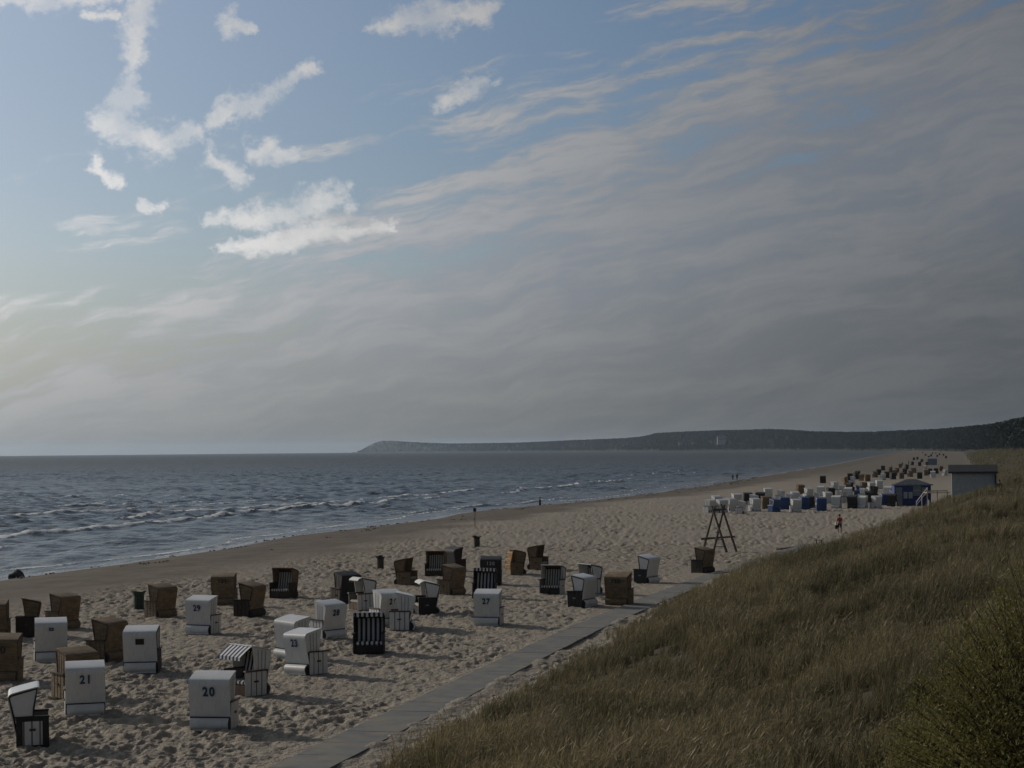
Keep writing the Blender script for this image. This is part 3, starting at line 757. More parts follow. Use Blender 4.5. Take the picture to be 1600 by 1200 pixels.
KIND = {  # hood, hood side, trim, box side, arm, frame over box side?, cushion, front, flap
    'W':  ('white_vinyl', 'white_boards', None, 'white_boards', 'brown_trim', None, 'navy_stripe', 'brown_trim', 'white_vinyl'),
    'WP': ('white_vinyl', 'white_cloth', 'black_frame', 'white_boards', 'black_frame', 'black_frame', 'navy_stripe', 'black_frame', 'white_vinyl'),
    'WD': ('white_vinyl', 'white_boards', 'black_frame', 'black_wicker', 'black_frame', None, 'navy_stripe', 'black_frame', 'white_vinyl'),
    'WK': ('white_vinyl', 'white_cloth', 'black_frame', 'black_wicker', 'black_frame', None, 'tan_stripe', 'black_frame', 'white_vinyl'),
    'WF': ('white_vinyl', 'white_cloth', 'black_frame', 'white_boards', 'brown_trim', None, 'tan_stripe', 'lining', 'white_vinyl'),
    'WS': ('white_vinyl', 'white_cloth', 'black_frame', 'white_boards', 'black_frame', None, 'tan_stripe', 'black_wicker', 'white_vinyl'),
    'B':  ('brown_wicker', 'brown_wicker', 'brown_trim', 'brown_wicker', 'brown_trim', None, 'tan_stripe', 'brown_wicker', 'brown_wicker'),
    'BD': ('brown_wicker', 'brown_wicker', 'brown_trim', 'dark_brown', 'black_frame', None, 'tan_stripe', 'dark_brown', 'brown_wicker'),
    'BK': ('brown_wicker', 'brown_wicker', 'black_frame', 'dark_brown', 'black_frame', None, 'tan_stripe', 'dark_brown', 'dark_brown'),
    'BS': ('brown_wicker', 'brown_wicker', 'brown_trim', 'dark_brown', 'brown_trim', None, 'tan_stripe', 'dark_brown', 'brown_wicker'),
    'N':  ('black_wicker', 'black_wicker', 'brown_trim', 'dark_brown', 'brown_trim', None, 'tan_stripe', 'dark_brown', 'black_wicker'),
    'NS': ('grey_roof', 'black_wicker', 'black_frame', 'black_wicker', 'black_frame', None, 'navy_stripe', 'black_wicker', 'black_wicker'),
    'U':  ('blue_vinyl', 'blue_vinyl', 'white_cloth', 'blue_vinyl', 'white_cloth', None, 'navy_stripe', 'blue_vinyl', 'blue_vinyl'),
}
def text_mesh(txt, size, m):
    cu = bpy.data.curves.new('txt', 'FONT'); cu.body = txt; cu.size = size; cu.align_x = 'CENTER'; cu.align_y = 'CENTER'; cu.extrude = .002; cu.offset = .014; cu.space_character = 1.25
    ob = bpy.data.objects.new('txt', cu); COL.objects.link(ob)
    dg_ = bpy.context.evaluated_depsgraph_get()
    me = bpy.data.meshes.new_from_object(ob.evaluated_get(dg_)); bpy.data.objects.remove(ob); bpy.data.curves.remove(cu)
    me.materials.clear(); me.materials.append(MATS[m]); return me
def chair(x, y, yaw, kind, num, extra, label, group, detail=True):
    hood, ear, trim, side, arm, frame, cush, front, flap = KIND[kind]
    t = thing('beach_chair', label, 'beach chair', (x, y, gz(x, y) - .02), rad(yaw), group)
    t.scale = [random.uniform(.98, 1.025)] * 3
    t.rotation_euler = (random.gauss(0, .014), random.gauss(0, .018), rad(yaw))
    P = lambda nm, fn, m, par=t: link(nm, part_mesh(fn if isinstance(fn, str) else nm, FN[fn] if isinstance(fn, str) else fn, m), par)
    h = P('hood', 'hood', hood)
    if detail: P('lining', 'hood_in', 'lining', h)
    for s, q in ((1, 'r'), (-1, 'l')):
        e = P('hood_side', 'ear' + q, ear)
        P('battens', 'battens' + q, 'batten_grey' if ear == 'white_boards' else ear, e)['kind'] = 'stuff'
        if trim: P('edge_trim', 'trim' + q, trim, e)
        sd = P('side_panel', 'side' + q, 'panel_gap' if side == 'white_boards' else side)
        P('boards', 'boards' + q, side, sd)['kind'] = 'stuff'
        if frame: P('panel_frame', 'frame' + q, frame, sd)
        if detail: P('handle', 'handle' + q, 'brown_trim' if kind != 'WK' else 'metal_grey', sd)
        P('armrest', 'arm' + q, arm)
    P('seat_cushion', 'seat', cush)
    P('back_cushion', 'backc', cush)
    P('footrest', 'front', front)
    fl = P('rear_flap', 'flap', flap) if kind not in ('WP', 'BD') else None
    if detail and fl:
        P('flap_end', 'flapend', 'black_frame', fl); P('flap_end', 'flapend', 'black_frame', fl).location.x = -1.08
        P('seam_strip', 'seam', 'brown_trim' if hood != 'white_vinyl' else 'black_frame')
    if extra == 'awning': P('awning', 'awn', 'awning_stripe')
    if extra == 'awninglight': P('awning', 'awnl', 'white_cloth')
    if extra == 'valance': P('valance', 'val', 'navy_stripe')
    if extra == 'lattice':
        for k in range(6):
            o = P('slat', 'slat', 'lattice_wood'); o.location = (-.45 + .18 * k, 0, 0)
        for zq in (.62, 1.0, 1.38):
            o = P('cross_rail', 'cross', 'lattice_wood'); o.location = (0, .47 - (zq - .5) * .24, zq)
    if num == 'plate': P('number_plate', 'plate', 'black_frame', h)
    elif num:
        long_ = len(num) > 2
        small = num in ('22',)
        m = 'number_blue' if kind == 'W' else ('number_pale' if kind == 'N' else 'number_dark')
        k = ('num', num)
        if k not in ME: ME[k] = text_mesh(num, .15 if small else (.27 if long_ else .36), m)
        o = link('number', ME[k], h)
        X = Vector((1, 0, 0)); Yv = Vector((0, -.194, .981)); Z = X.cross(Yv)
        zc = 1.22 if (long_ or small) else 1.10
        yb = float(np.interp(zc, [.36, .70, 1.05, 1.33], [-.44, -.50, -.57, -.625])) - .031
        if kind == 'W' and not small: X = X * .85
        o.matrix_local = Matrix(((X.x, Yv.x, Z.x, 0), (X.y, Yv.y, Z.y, yb), (X.z, Yv.z, Z.z, zc), (0, 0, 0, 1)))
    return t
def f_slat(mb): mb.prism_x([(.455, .40), (.485, .40), (.255, 1.52), (.225, 1.52)], -.026, .026)
FN = {'hood': f_hood, 'hood_in': f_hood_in, 'seat': f_seat, 'backc': f_backc, 'front': f_front, 'flap': f_flap, 'flapend': f_flapend, 'seam': f_seam, 'awn': f_awn, 'awnl': f_awnl, 'val': f_val, 'plate': f_plate, 'slat': f_slat, 'cross': f_cross}
for s, q in ((1, 'r'), (-1, 'l')):
    FN.update({'ear' + q: f_ear(s), 'trim' + q: f_eartrim(s), 'side' + q: f_side(s), 'boards' + q: f_boards(s), 'battens' + q: f_battens(s), 'frame' + q: f_sideframe(s), 'arm' + q: f_arm(s), 'handle' + q: f_handle(s)})

CHAIRS = [
    (-13.07, 50.22, -75, 'WP', '', '', 'side-on beach chair with white black-framed hood and black box with white panel'),
    (-12.93, 55.83, 15, 'W', '21', '', 'white chair 21, square-backed, standing in front of a brown wicker chair'),
    (-14.22, 59.91, 41, 'B', '', '', 'brown wicker beach chair directly behind the white chair numbered 21'),
    (-8.55, 52.78, -6, 'W', '20', '', 'white chair 20 in front of the chair with striped awning'),
    (-8.72, 59.99, 136, 'W', '', 'awning', 'white beach chair with blue and white striped awning behind chair number 20'),
    (-7.32, 65.45, -42, 'W', '23', '', 'white chair 23 with sunlit rolled flap overlapping a twin white chair'),
    (-8.32, 70.29, -43, 'W', '', '', 'white beach chair half hidden behind the chair numbered 23'),
    (-7.86, 78.06, 44, 'W', '28', '', 'white beach chair with number 28 between chair 23 and striped navy chair'),
    (-5.62, 71.81, 180, 'NS', '', 'valance', 'dark beach chair with open front showing navy and white striped cushions'),
    (-4.99, 81.36, 90, 'W', '', '', 'side-on white beach chair overlapping another white chair, its front edge sunlit'),
    (-5.74, 82.9, 34, 'W', '26', '', 'white beach chair half hidden by a side-on white chair'),
    (-1.13, 83.04, -12, 'W', '27', '', 'white chair 27 alone in front of the grey-roofed striped chair'),
    (-13.49, 80.48, -20, 'W', '29', '', 'white chair 29 standing before two brown wicker chairs'),
    (-17.56, 70.2, 16, 'W', '22', '', 'white beach chair with faint small dark number, square back, behind brown chair'),
    (-13.33, 66.48, 2, 'WD', 'plate', '', 'white beach chair with dark square plate on its back and dark box sides'),
    (-15.42, 70.03, 64, 'B', '', '', 'brown wicker beach chair between two white chairs, one bearing a dark plate'),
    (-21.06, 80.08, 103, 'BD', '', '', 'small-looking side-on brown wicker beach chair with flared hood on dark box'),
    (-20.28, 83.13, 56, 'B', '', '', 'brown wicker beach chair just behind the square-backed white chair with faint number'),
    (-16.9, 88.45, 51, 'B', '', '', 'brown wicker beach chair standing beside the green litter bin'),
    (-22.17, 79.11, 6, 'B', '', '', 'brown wicker beach chair mostly cut off at the edge, behind another cut-off one'),
    (-17.69, 64.08, 3, 'B', '30', '', 'brown wicker beach chair with faint number, cut off by the picture edge'),
    (-14.85, 95.08, -1, 'B', '131', '', 'wide brown wicker beach chair with faint number behind chair 29'),
    (-12.67, 88.34, 66, 'BK', '', '', 'dark brown beach chair touching the wide brown one behind chair 29'),
    (-12.35, 99.26, 157, 'BS', '', '', 'brown beach chair with open front showing pale striped cushion, standing alone'),
    (-8.72, 95.56, 39, 'N', '123', '', 'black-hooded beach chair with brown wicker side panels and small pale number'),
    (-7.54, 91.64, 117, 'WF', '', 'awninglight', 'open beach chair with black-framed white hood side in front of black-hooded chair'),
    (-6.25, 108.28, -109, 'B', '', '', 'side-on brown wicker beach chair standing alone near a litter bin'),
    (-4.85, 115.16, 168, 'BS', '', '', 'brown beach chair with striped cushions next to black chair with pale flap'),
    (-3.8, 119.82, -48, 'N', '', '', 'black-hooded beach chair with pale roof flap behind brown wicker chair'),
    (-3.45, 100.81, 54, 'B', '', '', 'brown wicker beach chair in front of the black chair with pale roof flap'),
    (-4.28, 88.82, 105, 'WK', '', 'awninglight', 'black-boxed beach chair with white hood side and bright white awning'),
    (-1.34, 108.16, -3, 'N', '130', '', 'black beach chair with number 130 on its back'),
    (-1.56, 97.58, 173, 'NS', '', 'valance', 'striped open beach chair with grey roof between black chair 130 and white 27'),
    (0.05, 116.23, 106, 'B', '', 'lattice', 'brown wicker beach chair with sunlit wooden lattice across its front'),
    (1.64, 120.94, -113, 'B', '', '', 'side-on brown wicker beach chair next to the one with the lattice'),
    (2.07, 100.14, 161, 'WS', '', '', 'open white beach chair with grey striped cushion and round white roof'),
    (3.35, 91.91, 56, 'WK', '', '', 'beach chair with black-framed white hood on black box beside brown chair 125'),
    (3.98, 100.35, 126, 'WF', '', '', 'white beach chair hidden behind a black-boxed one, hood side framed black'),
    (5.28, 92.82, -21, 'B', '125', '', 'large brown wicker beach chair with number 125 beside the concrete path'),
    (7.69, 108.01, 54, 'WK', '', '', 'black-boxed beach chair with white hood, behind brown chair 125'),
    (11.83, 116.36, 52, 'BK', '', '', 'brown wicker beach chair with dark box beside the wooden lookout frame'),
]
CLUSTER = [
    (23.72, 223.97, 43, 'W'), (25.14, 223.57, 26, 'W'), (26.72, 227.76, 37, 'W'), (26.86, 218.64, 67, 'W'),
    (29.61, 226.94, 27, 'W'), (32.35, 255.33, 7, 'N'), (34.44, 257.68, -23, 'N'), (32.18, 236.01, 15, 'B'),
    (31.56, 224.05, 34, 'U'), (34.17, 232.89, -2, 'U'), (34.08, 223.34, 15, 'W'), (39.47, 259.11, 12, 'W'),
    (36.48, 232.21, 18, 'U'), (38.03, 236.83, -17, 'N'), (37.78, 226.96, 1, 'U'), (49.12, 294.92, -21, 'W'),
    (48.57, 283.35, 19, 'N'), (43.71, 257.71, 20, 'W'), (41.22, 235.87, -25, 'W'), (53.38, 301.65, 66, 'W'),
    (43.23, 235.26, -27, 'N'), (51.23, 282.38, -21, 'W'), (44.47, 234.89, -37, 'W'), (51.95, 274.81, 49, 'W'),
    (45.92, 234.45, 34, 'W'), (49.03, 244.22, 12, 'U'), (49.44, 241.33, -26, 'N'), (58.86, 322.49, -51, 'N'),
    (61.81, 326.26, 20, 'B'), (67.21, 339.84, 11, 'W'), (58.32, 287.43, -25, 'W'), (39.22, 272.28, 53, 'W'),
    (39.02, 283.08, 5, 'W'), (56.82, 291.99, 48, 'N'), (30.14, 250.17, 19, 'W'), (44.76, 281.01, 29, 'W'),
    (26.37, 240.34, 27, 'W'), (31.6, 244.11, 56, 'W'), (37.0, 248.01, 53, 'W'), (41.71, 255.3, 75, 'W'),
    (46.26, 259.99, 94, 'W'), (56.01, 300.63, 66, 'U'), (49.08, 255.94, 55, 'N'), (57.82, 333.16, 33, 'W'),
    (47.83, 308.22, 21, 'B'), (54.32, 263.72, 11, 'U'), (62.17, 321.1, 20, 'W'),
]
FAR_ROW = [
    (66.87, 398.71, -15, 'N'), (68.86, 382.96, -70, 'B'), (79.09, 433.92, 0, 'N'), (81.89, 441.67, 29, 'N'),
    (80.13, 424.3, -31, 'B'), (91.33, 466.42, 49, 'B'), (92.15, 455.32, -6, 'N'), (102.04, 494.0, -27, 'B'),
    (93.34, 444.5, 8, 'B'), (101.21, 471.06, 48, 'B'), (97.27, 442.1, -7, 'N'), (159.92, 726.45, -7, 'N'),
    (104.16, 458.24, -8, 'W'), (119.38, 521.15, -23, 'N'), (113.53, 486.12, 37, 'W'), (109.3, 489.02, -3, 'B'),
    (113.25, 555.68, 28, 'B'), (71.28, 388.92, 60, 'W'), (89.43, 478.74, -41, 'N'), (79.69, 415.9, 9, 'B'),
    (100.48, 507.74, -1, 'N'), (85.95, 429.92, 49, 'W'), (89.79, 436.97, 18, 'N'), (112.48, 540.86, -12, 'B'),
    (109.04, 514.91, 48, 'N'), (116.65, 537.68, -32, 'B'), (131.88, 591.74, 47, 'W'), (115.17, 510.49, -3, 'N'),
    (132.7, 573.16, 7, 'B'), (133.93, 629.26, 28, 'N'), (120.52, 601.48, -21, 'N'), (139.93, 668.28, 8, 'B'),
    (198.94, 899.29, 48, 'N'), (167.52, 748.01, -3, 'B'), (162.74, 753.46, 18, 'N'),
]
FARTHEST = [
    (222.88, 1026.7, -12, 'N'), (234.84, 1073.22, 18, 'N'), (332.74, 1489.73, 47, 'N'), (264.56, 1175.5, -3, 'N'),
    (418.48, 1842.07, -13, 'N'), (420.04, 1834.95, 7, 'B'), (363.07, 1571.86, -33, 'N'), (341.19, 1464.01, -3, 'N'),
    (451.02, 2031.69, -33, 'B'), (299.11, 1302.9, 27, 'N'), (271.91, 1159.99, -3, 'N'), (314.8, 1390.06, -43, 'N'),
    (504.07, 2175.58, 7, 'B'),
]
for x, y, yaw, k, num, ex, lb in CHAIRS:
    chair(x, y, yaw, k, num, ex, lb, None)
CN = {'W': 'white', 'N': 'black', 'U': 'blue', 'B': 'brown'}
ORD = 'closest second third fourth fifth sixth seventh eighth ninth tenth eleventh twelfth thirteenth fourteenth fifteenth sixteenth seventeenth eighteenth nineteenth twentieth'.split()
def ranked(rows, where, group):              # name each chair by its rank among its colour, counted away from the blue kiosk
    seen = {}
    for x, y, yaw, k in sorted(rows, key=lambda r: math.hypot(r[0] - 52.3, r[1] - 242.0)):
        i = seen[k] = seen.get(k, 0) + 1
        rank = ORD[i - 1] if i == 1 else ORD[i - 1] + ' closest'
        chair(x, y, yaw, k, '', '', '%s beach chair, %s of its colour to the kiosk, %s' % (CN[k], rank, where), '%s %s' % (CN[k], group), False)
ranked([r for r in CLUSTER if r[1] < 246], 'cluster front row', 'chairs in the front row of the kiosk cluster')
ranked([r for r in CLUSTER if r[1] >= 246], 'cluster back rows', 'chairs in the back rows of the kiosk cluster')
ranked(FAR_ROW, 'beyond the cluster', 'chairs scattered beyond the kiosk cluster')
ranked(FARTHEST, 'far down the beach', 'tiny chairs far down the beach')

# ------------------------------------------------------------------ litter bins
mat('bin_green', (0.035, 0.060, 0.045), 0.6, 0.25)
mat('bin_brown', (0.060, 0.050, 0.040), 0.8, 0.3, build=boards)
mat('bin_bag', (0.025, 0.025, 0.026), 0.35, 0.2)
def bin_(x, y, m, label, h=.78, r=.21):
    t = thing('litter_bin', label, 'bin', (x, y, gz(x, y) - .04))
    for k in range(10):
        a = 2 * math.pi * k / 10; c, s = math.cos(a), math.sin(a)
        o = MB().box(-.055, .055, -.012, .012, 0, h).build('slat', m, t)
        o.location = (c * r, s * r, 0); o.rotation_euler = (0, 0, a + math.pi / 2)
    MB().tube([(0, 0, .03), (0, 0, h - .05)], r - .03, 12).build('liner', 'bin_bag', t)
    mb = MB(); n = 14; v = []; rg_ = random.Random(int(abs(x * 10)))
    for ring, (rr, zz) in enumerate(((r - .01, h - .16), (r + .05, h - .02), (r + .13, h + .09))):
        for k in range(n):
            a = 2 * math.pi * k / n; q = rr + rg_.uniform(-.02, .035) * ring
            v.append((math.cos(a) * q, math.sin(a) * q, zz + rg_.uniform(-.03, .03) * ring))
    mb.add(v, [(i * n + k, i * n + (k + 1) % n, (i + 1) * n + (k + 1) % n, (i + 1) * n + k) for i in range(2) for k in range(n)])
    mb.build('bag_rim', 'bin_bag' if m == 'bin_brown' else 'bin_green', t)
bin_(-8.85, 122.9, 'bin_brown', 'flared dark litter bin standing alone behind the side-on brown chair')
bin_(-2.98, 150.2, 'bin_brown', 'straight dark litter bin on the sand between sign post and black chair 130', r=.23)
bin_(-18.75, 92.6, 'bin_green', 'dark green litter bin tucked beside a brown wicker chair', .86, .24)

# ------------------------------------------------------------------ sign post near the water
x, y = -3.96, 190.5
t = thing('sign_post', 'thin post with small dark box sign near the water', 'sign post', (x, y, gz(x, y) - .05))
MB().tube([(0, 0, 0), (0.02, 0, 1.75)], .035, 8).build('post', 'grey_wood', t)
MB().box(-.16, .16, -.05, .05, 1.55, 1.93).build('sign_board', 'black_frame', t)
MB().box(-.13, .03, -.07, -.03, .68, .80).build('bracket', 'metal_grey', t)
for x, y, lb in ((41.95, 218.4, 'slender white marker post in front of the chair cluster'), (45.5, 219.7, 'slender white marker post nearest the blue kiosk door')):
    t = thing('marker_post', lb, 'post', (x, y, gz(x, y) - .05))
    MB().tube([(0, 0, 0), (0, 0, 1.2)], .035, 8).build('pole', 'white_cloth', t)
    MB().tube([(0, 0, 1.2), (0, 0, 1.27)], [.05, .02], 8).build('cap', 'metal_grey', t)

# ------------------------------------------------------------------ wooden lookout frame: two leaning trestles with a beam
x, y = 15.6, 139.5
t = thing('lookout_frame', 'wooden lookout frame of two crossed-pole trestles and a beam', 'lookout frame', (x, y, gz(x, y) - .05))
def pole(a, b, r, nm): MB().tube([a, Vector(a).lerp(Vector(b), .5), b], [r * 1.1, r, r * .85], 8).build(nm, 'grey_wood', t)
pole((-1.32, .55, -.1), (-.38, .12, 3.42), .085, 'leg'); pole((.42, -.62, -.1), (-.62, -.02, 3.45), .085, 'leg')
pole((-.62, -.40, -.1), (.36, .10, 3.55), .085, 'leg'); pole((1.22, -.05, -.1), (.10, .12, 3.6), .085, 'leg')
pole((-1.42, .42, .98), (1.12, .08, 1.16), .08, 'cross_beam')
pole((-.72, .05, 3.12), (.50, .10, 3.20), .06, 'ridge_beam')
pole((-.55, -.50, .42), (.30, -.55, .44), .03, 'rung'); pole((-.50, -.44, .95), (.12, -.46, .97), .03, 'rung'); pole((-.40, -.36, 1.5), (.02, -.38, 1.52), .03, 'rung')
MB().box(-.62, .42, -.22, .30, 3.22, 3.28).build('platform', 'grey_wood', t)
# bench and planks by the path
x, y = 24.3, 147.2
t = thing('bench', 'small dark wooden bench by the end of the concrete path', 'bench', (x, y, gz(x, y) - .02), rad(-12))
MB().box(-.34, .34, -.14, .14, .40, .45).build('seat', 'grey_wood', t)
for q in (-.2, .2): MB().box(q - .04, q + .04, -.1, .1, -.05, .40).build('leg', 'grey_wood', t)
for x, y, L, rz, lb in ((20.9, 142.5, 3.2, 62, 'long weathered plank lying on sand before the wooden bench'), (13.1, 114.6, 2.2, 38, 'short weathered plank beside the brown chair near the lookout frame')):
    t = thing('plank', lb, 'plank', (x, y, gz(x, y)), rad(rz)); MB().box(-L / 2, L / 2, -.14, .14, .0, .10).build('board', 'grey_wood', t)

# ------------------------------------------------------------------ blue kiosk
mat('kiosk_blue', (0.030, 0.050, 0.175), 0.6, 0.15, 3, build=lambda t, p, co, c: t.mix(t.ramp(t.noise(t.mapping(co, (12, 12, 1)), 1.4, 4), .4, .7, 0, .35), c, (0.05, 0.07, 0.15)))
mat('kiosk_grey', (0.22, 0.24, 0.25), 0.6, 0.12)
mat('kiosk_roof', (0.085, 0.095, 0.10), 0.8, 0.25, 3)
mat('poster', (0.42, 0.43, 0.42), 0.6, 0.12, 9)
x, y = 52.3, 242.0
k = thing('kiosk', 'blue wooden beach kiosk with low grey roof and pale shutters', 'kiosk', (x, y, gz(51.0, 241) - .1), rad(-6))
w_ = MB()
for i in range(24): w_.box(-2.35 + i * .1958, -2.35 + i * .1958 + .188, -.02, .0, .1, 2.85)
w_.build('plank_front', 'kiosk_blue', k); k.children[-1]['kind'] = 'stuff'
MB().box(-2.35, 2.35, .0, 3.6, .0, 2.85).build('wall', 'kiosk_blue', k)
MB().add([(-2.6, -.3, 2.83), (2.6, -.3, 2.83), (2.6, 3.9, 2.83), (-2.6, 3.9, 2.83), (-.6, 1.5, 3.55), (.6, 1.5, 3.55)], [(0, 1, 5, 4), (1, 2, 5), (2, 3, 4, 5), (3, 0, 4), (3, 2, 1, 0)]).build('roof', 'kiosk_roof', k)
MB().box(-2.62, 2.62, -.33, -.29, 2.74, 2.9).build('fascia', 'kiosk_grey', k)
d = MB().box(-2.2, -1.35, -.07, -.025, .1, 2.5).build('door', 'kiosk_grey', k)
MB().box(-1.5, -1.44, -.11, -.07, 1.2, 1.3).build('handle', 'black_frame', d)
for a, b, z0, z1, nm, m in ((-1.18, -.68, 1.05, 1.9, 'poster_board', 'poster'), (-.52, -.03, 1.05, 1.9, 'poster_board', 'poster'), (.05, 1.05, 1.45, 2.7, 'shutter', 'kiosk_grey'), (1.13, 1.95, 1.45, 2.5, 'shutter', 'kiosk_grey')):
    s = MB().box(a, b, -.075, -.025, z0, z1).build(nm, m, k)
    if nm == 'shutter': MB().box(a + .04, b - .04, -.095, -.075, (z0 + z1) / 2 - .03, (z0 + z1) / 2 + .03).build('batten', 'poster', s)
MB().box(0, 1.98, -.28, -.02, 1.38, 1.43).build('counter', 'kiosk_grey', k)

# ------------------------------------------------------------------ grey shed on the dune, deck and stair rail
mat('shed_wall', (0.50, 0.51, 0.50), 0.7, 0.10, 3, build=boards)
mat('shed_roof', (0.045, 0.045, 0.048), 0.8, 0.25, 5)
mat('deck_wood', (0.42, 0.35, 0.26), 0.75, 0.2, 5, build=boards)
mat('rail_white', (0.55, 0.56, 0.56), 0.6, 0.1)
x, y = 53.7, 215.5
k = thing('shed', 'pale grey wooden shed with dark overhanging roof on the dune', 'shed', (x, y, 2.2), rad(-13))
MB().box(-2.5, 2.5, 0, 3.2, -1.2, 2.45).build('wall', 'shed_wall', k)
for i in range(13): MB().box(-2.48, 2.48, -.03, -.0, -.9 + i * .26, -.9 + i * .26 + .235).build('board', 'shed_wall', k)
MB().prism_x([(-.55, 2.42), (1.6, 3.25), (3.75, 2.42), (3.75, 2.50), (1.6, 3.36), (-.55, 2.52)], -2.85, 2.75).build('roof', 'shed_roof', k)
MB().box(-2.86, 2.76, -.58, -.55, 2.36, 2.58).build('fascia', 'shed_roof', k)
MB().box(-.05, .05, -.06, -.03, -1.0, 2.4).build('cover_strip', 'poster', k)
MB().box(2.38, 2.56, -.5, -.03, -.9, 2.42).build('corner_post', 'shed_roof', k)
t = thing('deck_rail', 'pale timber deck with top rail joining kiosk and shed', 'deck', (51.3, 224.0, 0))
MB().box(-1.3, 1.5, -.5, 1.5, 2.1, 2.2).build('deck', 'deck_wood', t)
MB().box(-1.3, 1.2, -.56, -.50, 2.30, 2.42).build('rail', 'deck_wood', t)
for q in (-1.25, -.05, 1.15): MB().box(q - .05, q + .05, -.62, -.56, .2, 2.45).build('post', 'deck_wood', t)
t = thing('stair_rail', 'white sloping stair rail climbing the dune beside the kiosk', 'rail', (0, 0, 0))
MB().tube([(50.9, 233.5, .75), (50.3, 224.4, 2.75)], .04, 8).build('handrail', 'rail_white', t)
MB().tube([(50.9, 233.5, .35), (50.3, 224.4, 2.35)], .025, 8).build('lower_rail', 'rail_white', t)
for q in (0.02, .5, .98):
    p = Vector((50.9, 233.5, .75)).lerp(Vector((50.3, 224.4, 2.75)), q); MB().tube([(p.x, p.y, p.z + .05), (p.x, p.y, p.z - 1.6)], .05, 8).build('post', 'rail_white', t)
x, y = 50.0, 222.4
t = thing('bollard', 'short white bollard at the top of the stair rail', 'bollard', (x, y, gz(x, y)))
MB().tube([(0, 0, -.3), (0, 0, .9)], .13, 10).build('shaft', 'rail_white', t); MB().tube([(0, 0, .9), (0, 0, 1.02)], [.15, .08], 10).build('cap', 'black_frame', t)
# far beach hut and lifeguard mast
x, y = 172.5, 760.0
k = thing('beach_hut', 'small blue-grey beach hut far down the beach below the dune', 'hut', (x, y, gz(x, y)), rad(-13))
MB().box(-1.9, 1.9, 0, 3, 0, 2.6).build('wall', 'grey_roof', k); MB().prism_x([(-.3, 2.58), (1.5, 3.2), (3.3, 2.58)], -2.1, 2.1).build('roof', 'kiosk_grey', k)
MB().box(-1.0, .1, -.05, -.01, .1, 2.1).build('door', 'kiosk_grey', k)

# ------------------------------------------------------------------ stranded things at the water's edge
mat('rock', (0.075, 0.075, 0.07), 0.8, 0.3, 6, 0.6, 14)
mat('weed', (0.035, 0.032, 0.024), 0.8, 0.4)
def lump_mesh(seed, sx, sy, sz, m):
    bm = bmesh.new(); bmesh.ops.create_icosphere(bm, subdivisions=3, radius=1); rg_ = random.Random(seed); off = [rg_.uniform(0, 50) for _ in range(3)]
    for v in bm.verts:
        c = v.co.copy(); n = float(vn(np.array([c.x * 1.6 + off[0]]), np.array([c.y * 1.6 + c.z * 1.3 + off[1]]), 3)[0])
        v.co = Vector((c.x * sx, c.y * sy, max(c.z, -.35) * sz)) * (1 + .75 * n)
    me = bpy.data.meshes.new('lump'); bm.to_mesh(me); bm.free(); me.materials.append(MATS[m])
    return me
o = link('rock', lump_mesh(2, .55, .5, .5, 'rock'), None); o.location = (-36.0, 134.0, -1.15); tag(o, 'lone dark rock at the water line', 'rock')
o = link('driftwood', lump_mesh(5, .75, .3, .32, 'weed'), None); o.location = (1.7, 265.0, -1.02); tag(o, 'dark driftwood stump washed up by the dark wader', 'driftwood')
rgw = random.Random(12); mbw = MB()
for i in range(520):
    s = rgw.uniform(110, 560); dd = rgw.choice([2.4, 3.2, 7.5, 10.5]) + rgw.gauss(0, .7)
    if vn(np.array([s / 9.0]), np.array([dd / 3]), 15)[0] < 0.05: continue
    tq = float(shore(np.array([s]))[0]) + dd
    x, y = to_xy(tq, s); z = gz(x, y)
    L = rgw.uniform(.15, .9); a = -rad(13) + rgw.gauss(0, .5)
    for j in range(6):
        cx, cy = x + math.sin(-a) * L * (j / 5 - .5) * 2 + rgw.gauss(0, .08), y + math.cos(a) * L * (j / 5 - .5) * 2 + rgw.gauss(0, .08); r = rgw.uniform(.05, .17)
        mbw.add([(cx - r, cy, z - .02), (cx, cy - r, z - .02), (cx + r, cy, z - .02), (cx, cy + r, z - .02), (cx, cy, z + r * .8)], [(0, 1, 4), (1, 2, 4), (2, 3, 4), (3, 0, 4)])
o = mbw.build('seaweed', 'weed'); tag(o, 'dark seaweed wrack strewn along the water line', 'seaweed', kind='stuff')

# ------------------------------------------------------------------ people
mat('skin', (0.36, 0.20, 0.13), 0.6, 0.08)
mat('hair', (0.035, 0.024, 0.016), 0.7, 0.2)
mat('cloth_dark', (0.022, 0.024, 0.030), 0.85, 0.2)
mat('cloth_navy', (0.020, 0.028, 0.055), 0.85, 0.2)
mat('cloth_red', (0.40, 0.055, 0.045), 0.85, 0.15)
mat('cloth_black', (0.012, 0.012, 0.014), 0.8, 0.2)
mat('cloth_white', (0.68, 0.67, 0.64), 0.85, 0.05)
mat('cloth_grey', (0.14, 0.14, 0.15), 0.85, 0.1)
def skin_obj(name, verts, edges, radii, m, parent, root=0):
    me = bpy.data.meshes.new(name); me.from_pydata(verts, edges, [])
    me.materials.append(MATS[m]); o = link(name, me, parent)
    md = o.modifiers.new('skin', 'SKIN'); md.use_smooth_shade = True
    for i, r in enumerate(radii):
        sv = me.skin_vertices[0].data[i]; rr = r if hasattr(r, '__len__') else (r, r); sv.radius = rr; sv.use_root = (i == root)
    o.modifiers.new('sub', 'SUBSURF').levels = 1; o.modifiers['sub'].render_levels = 1
    return o
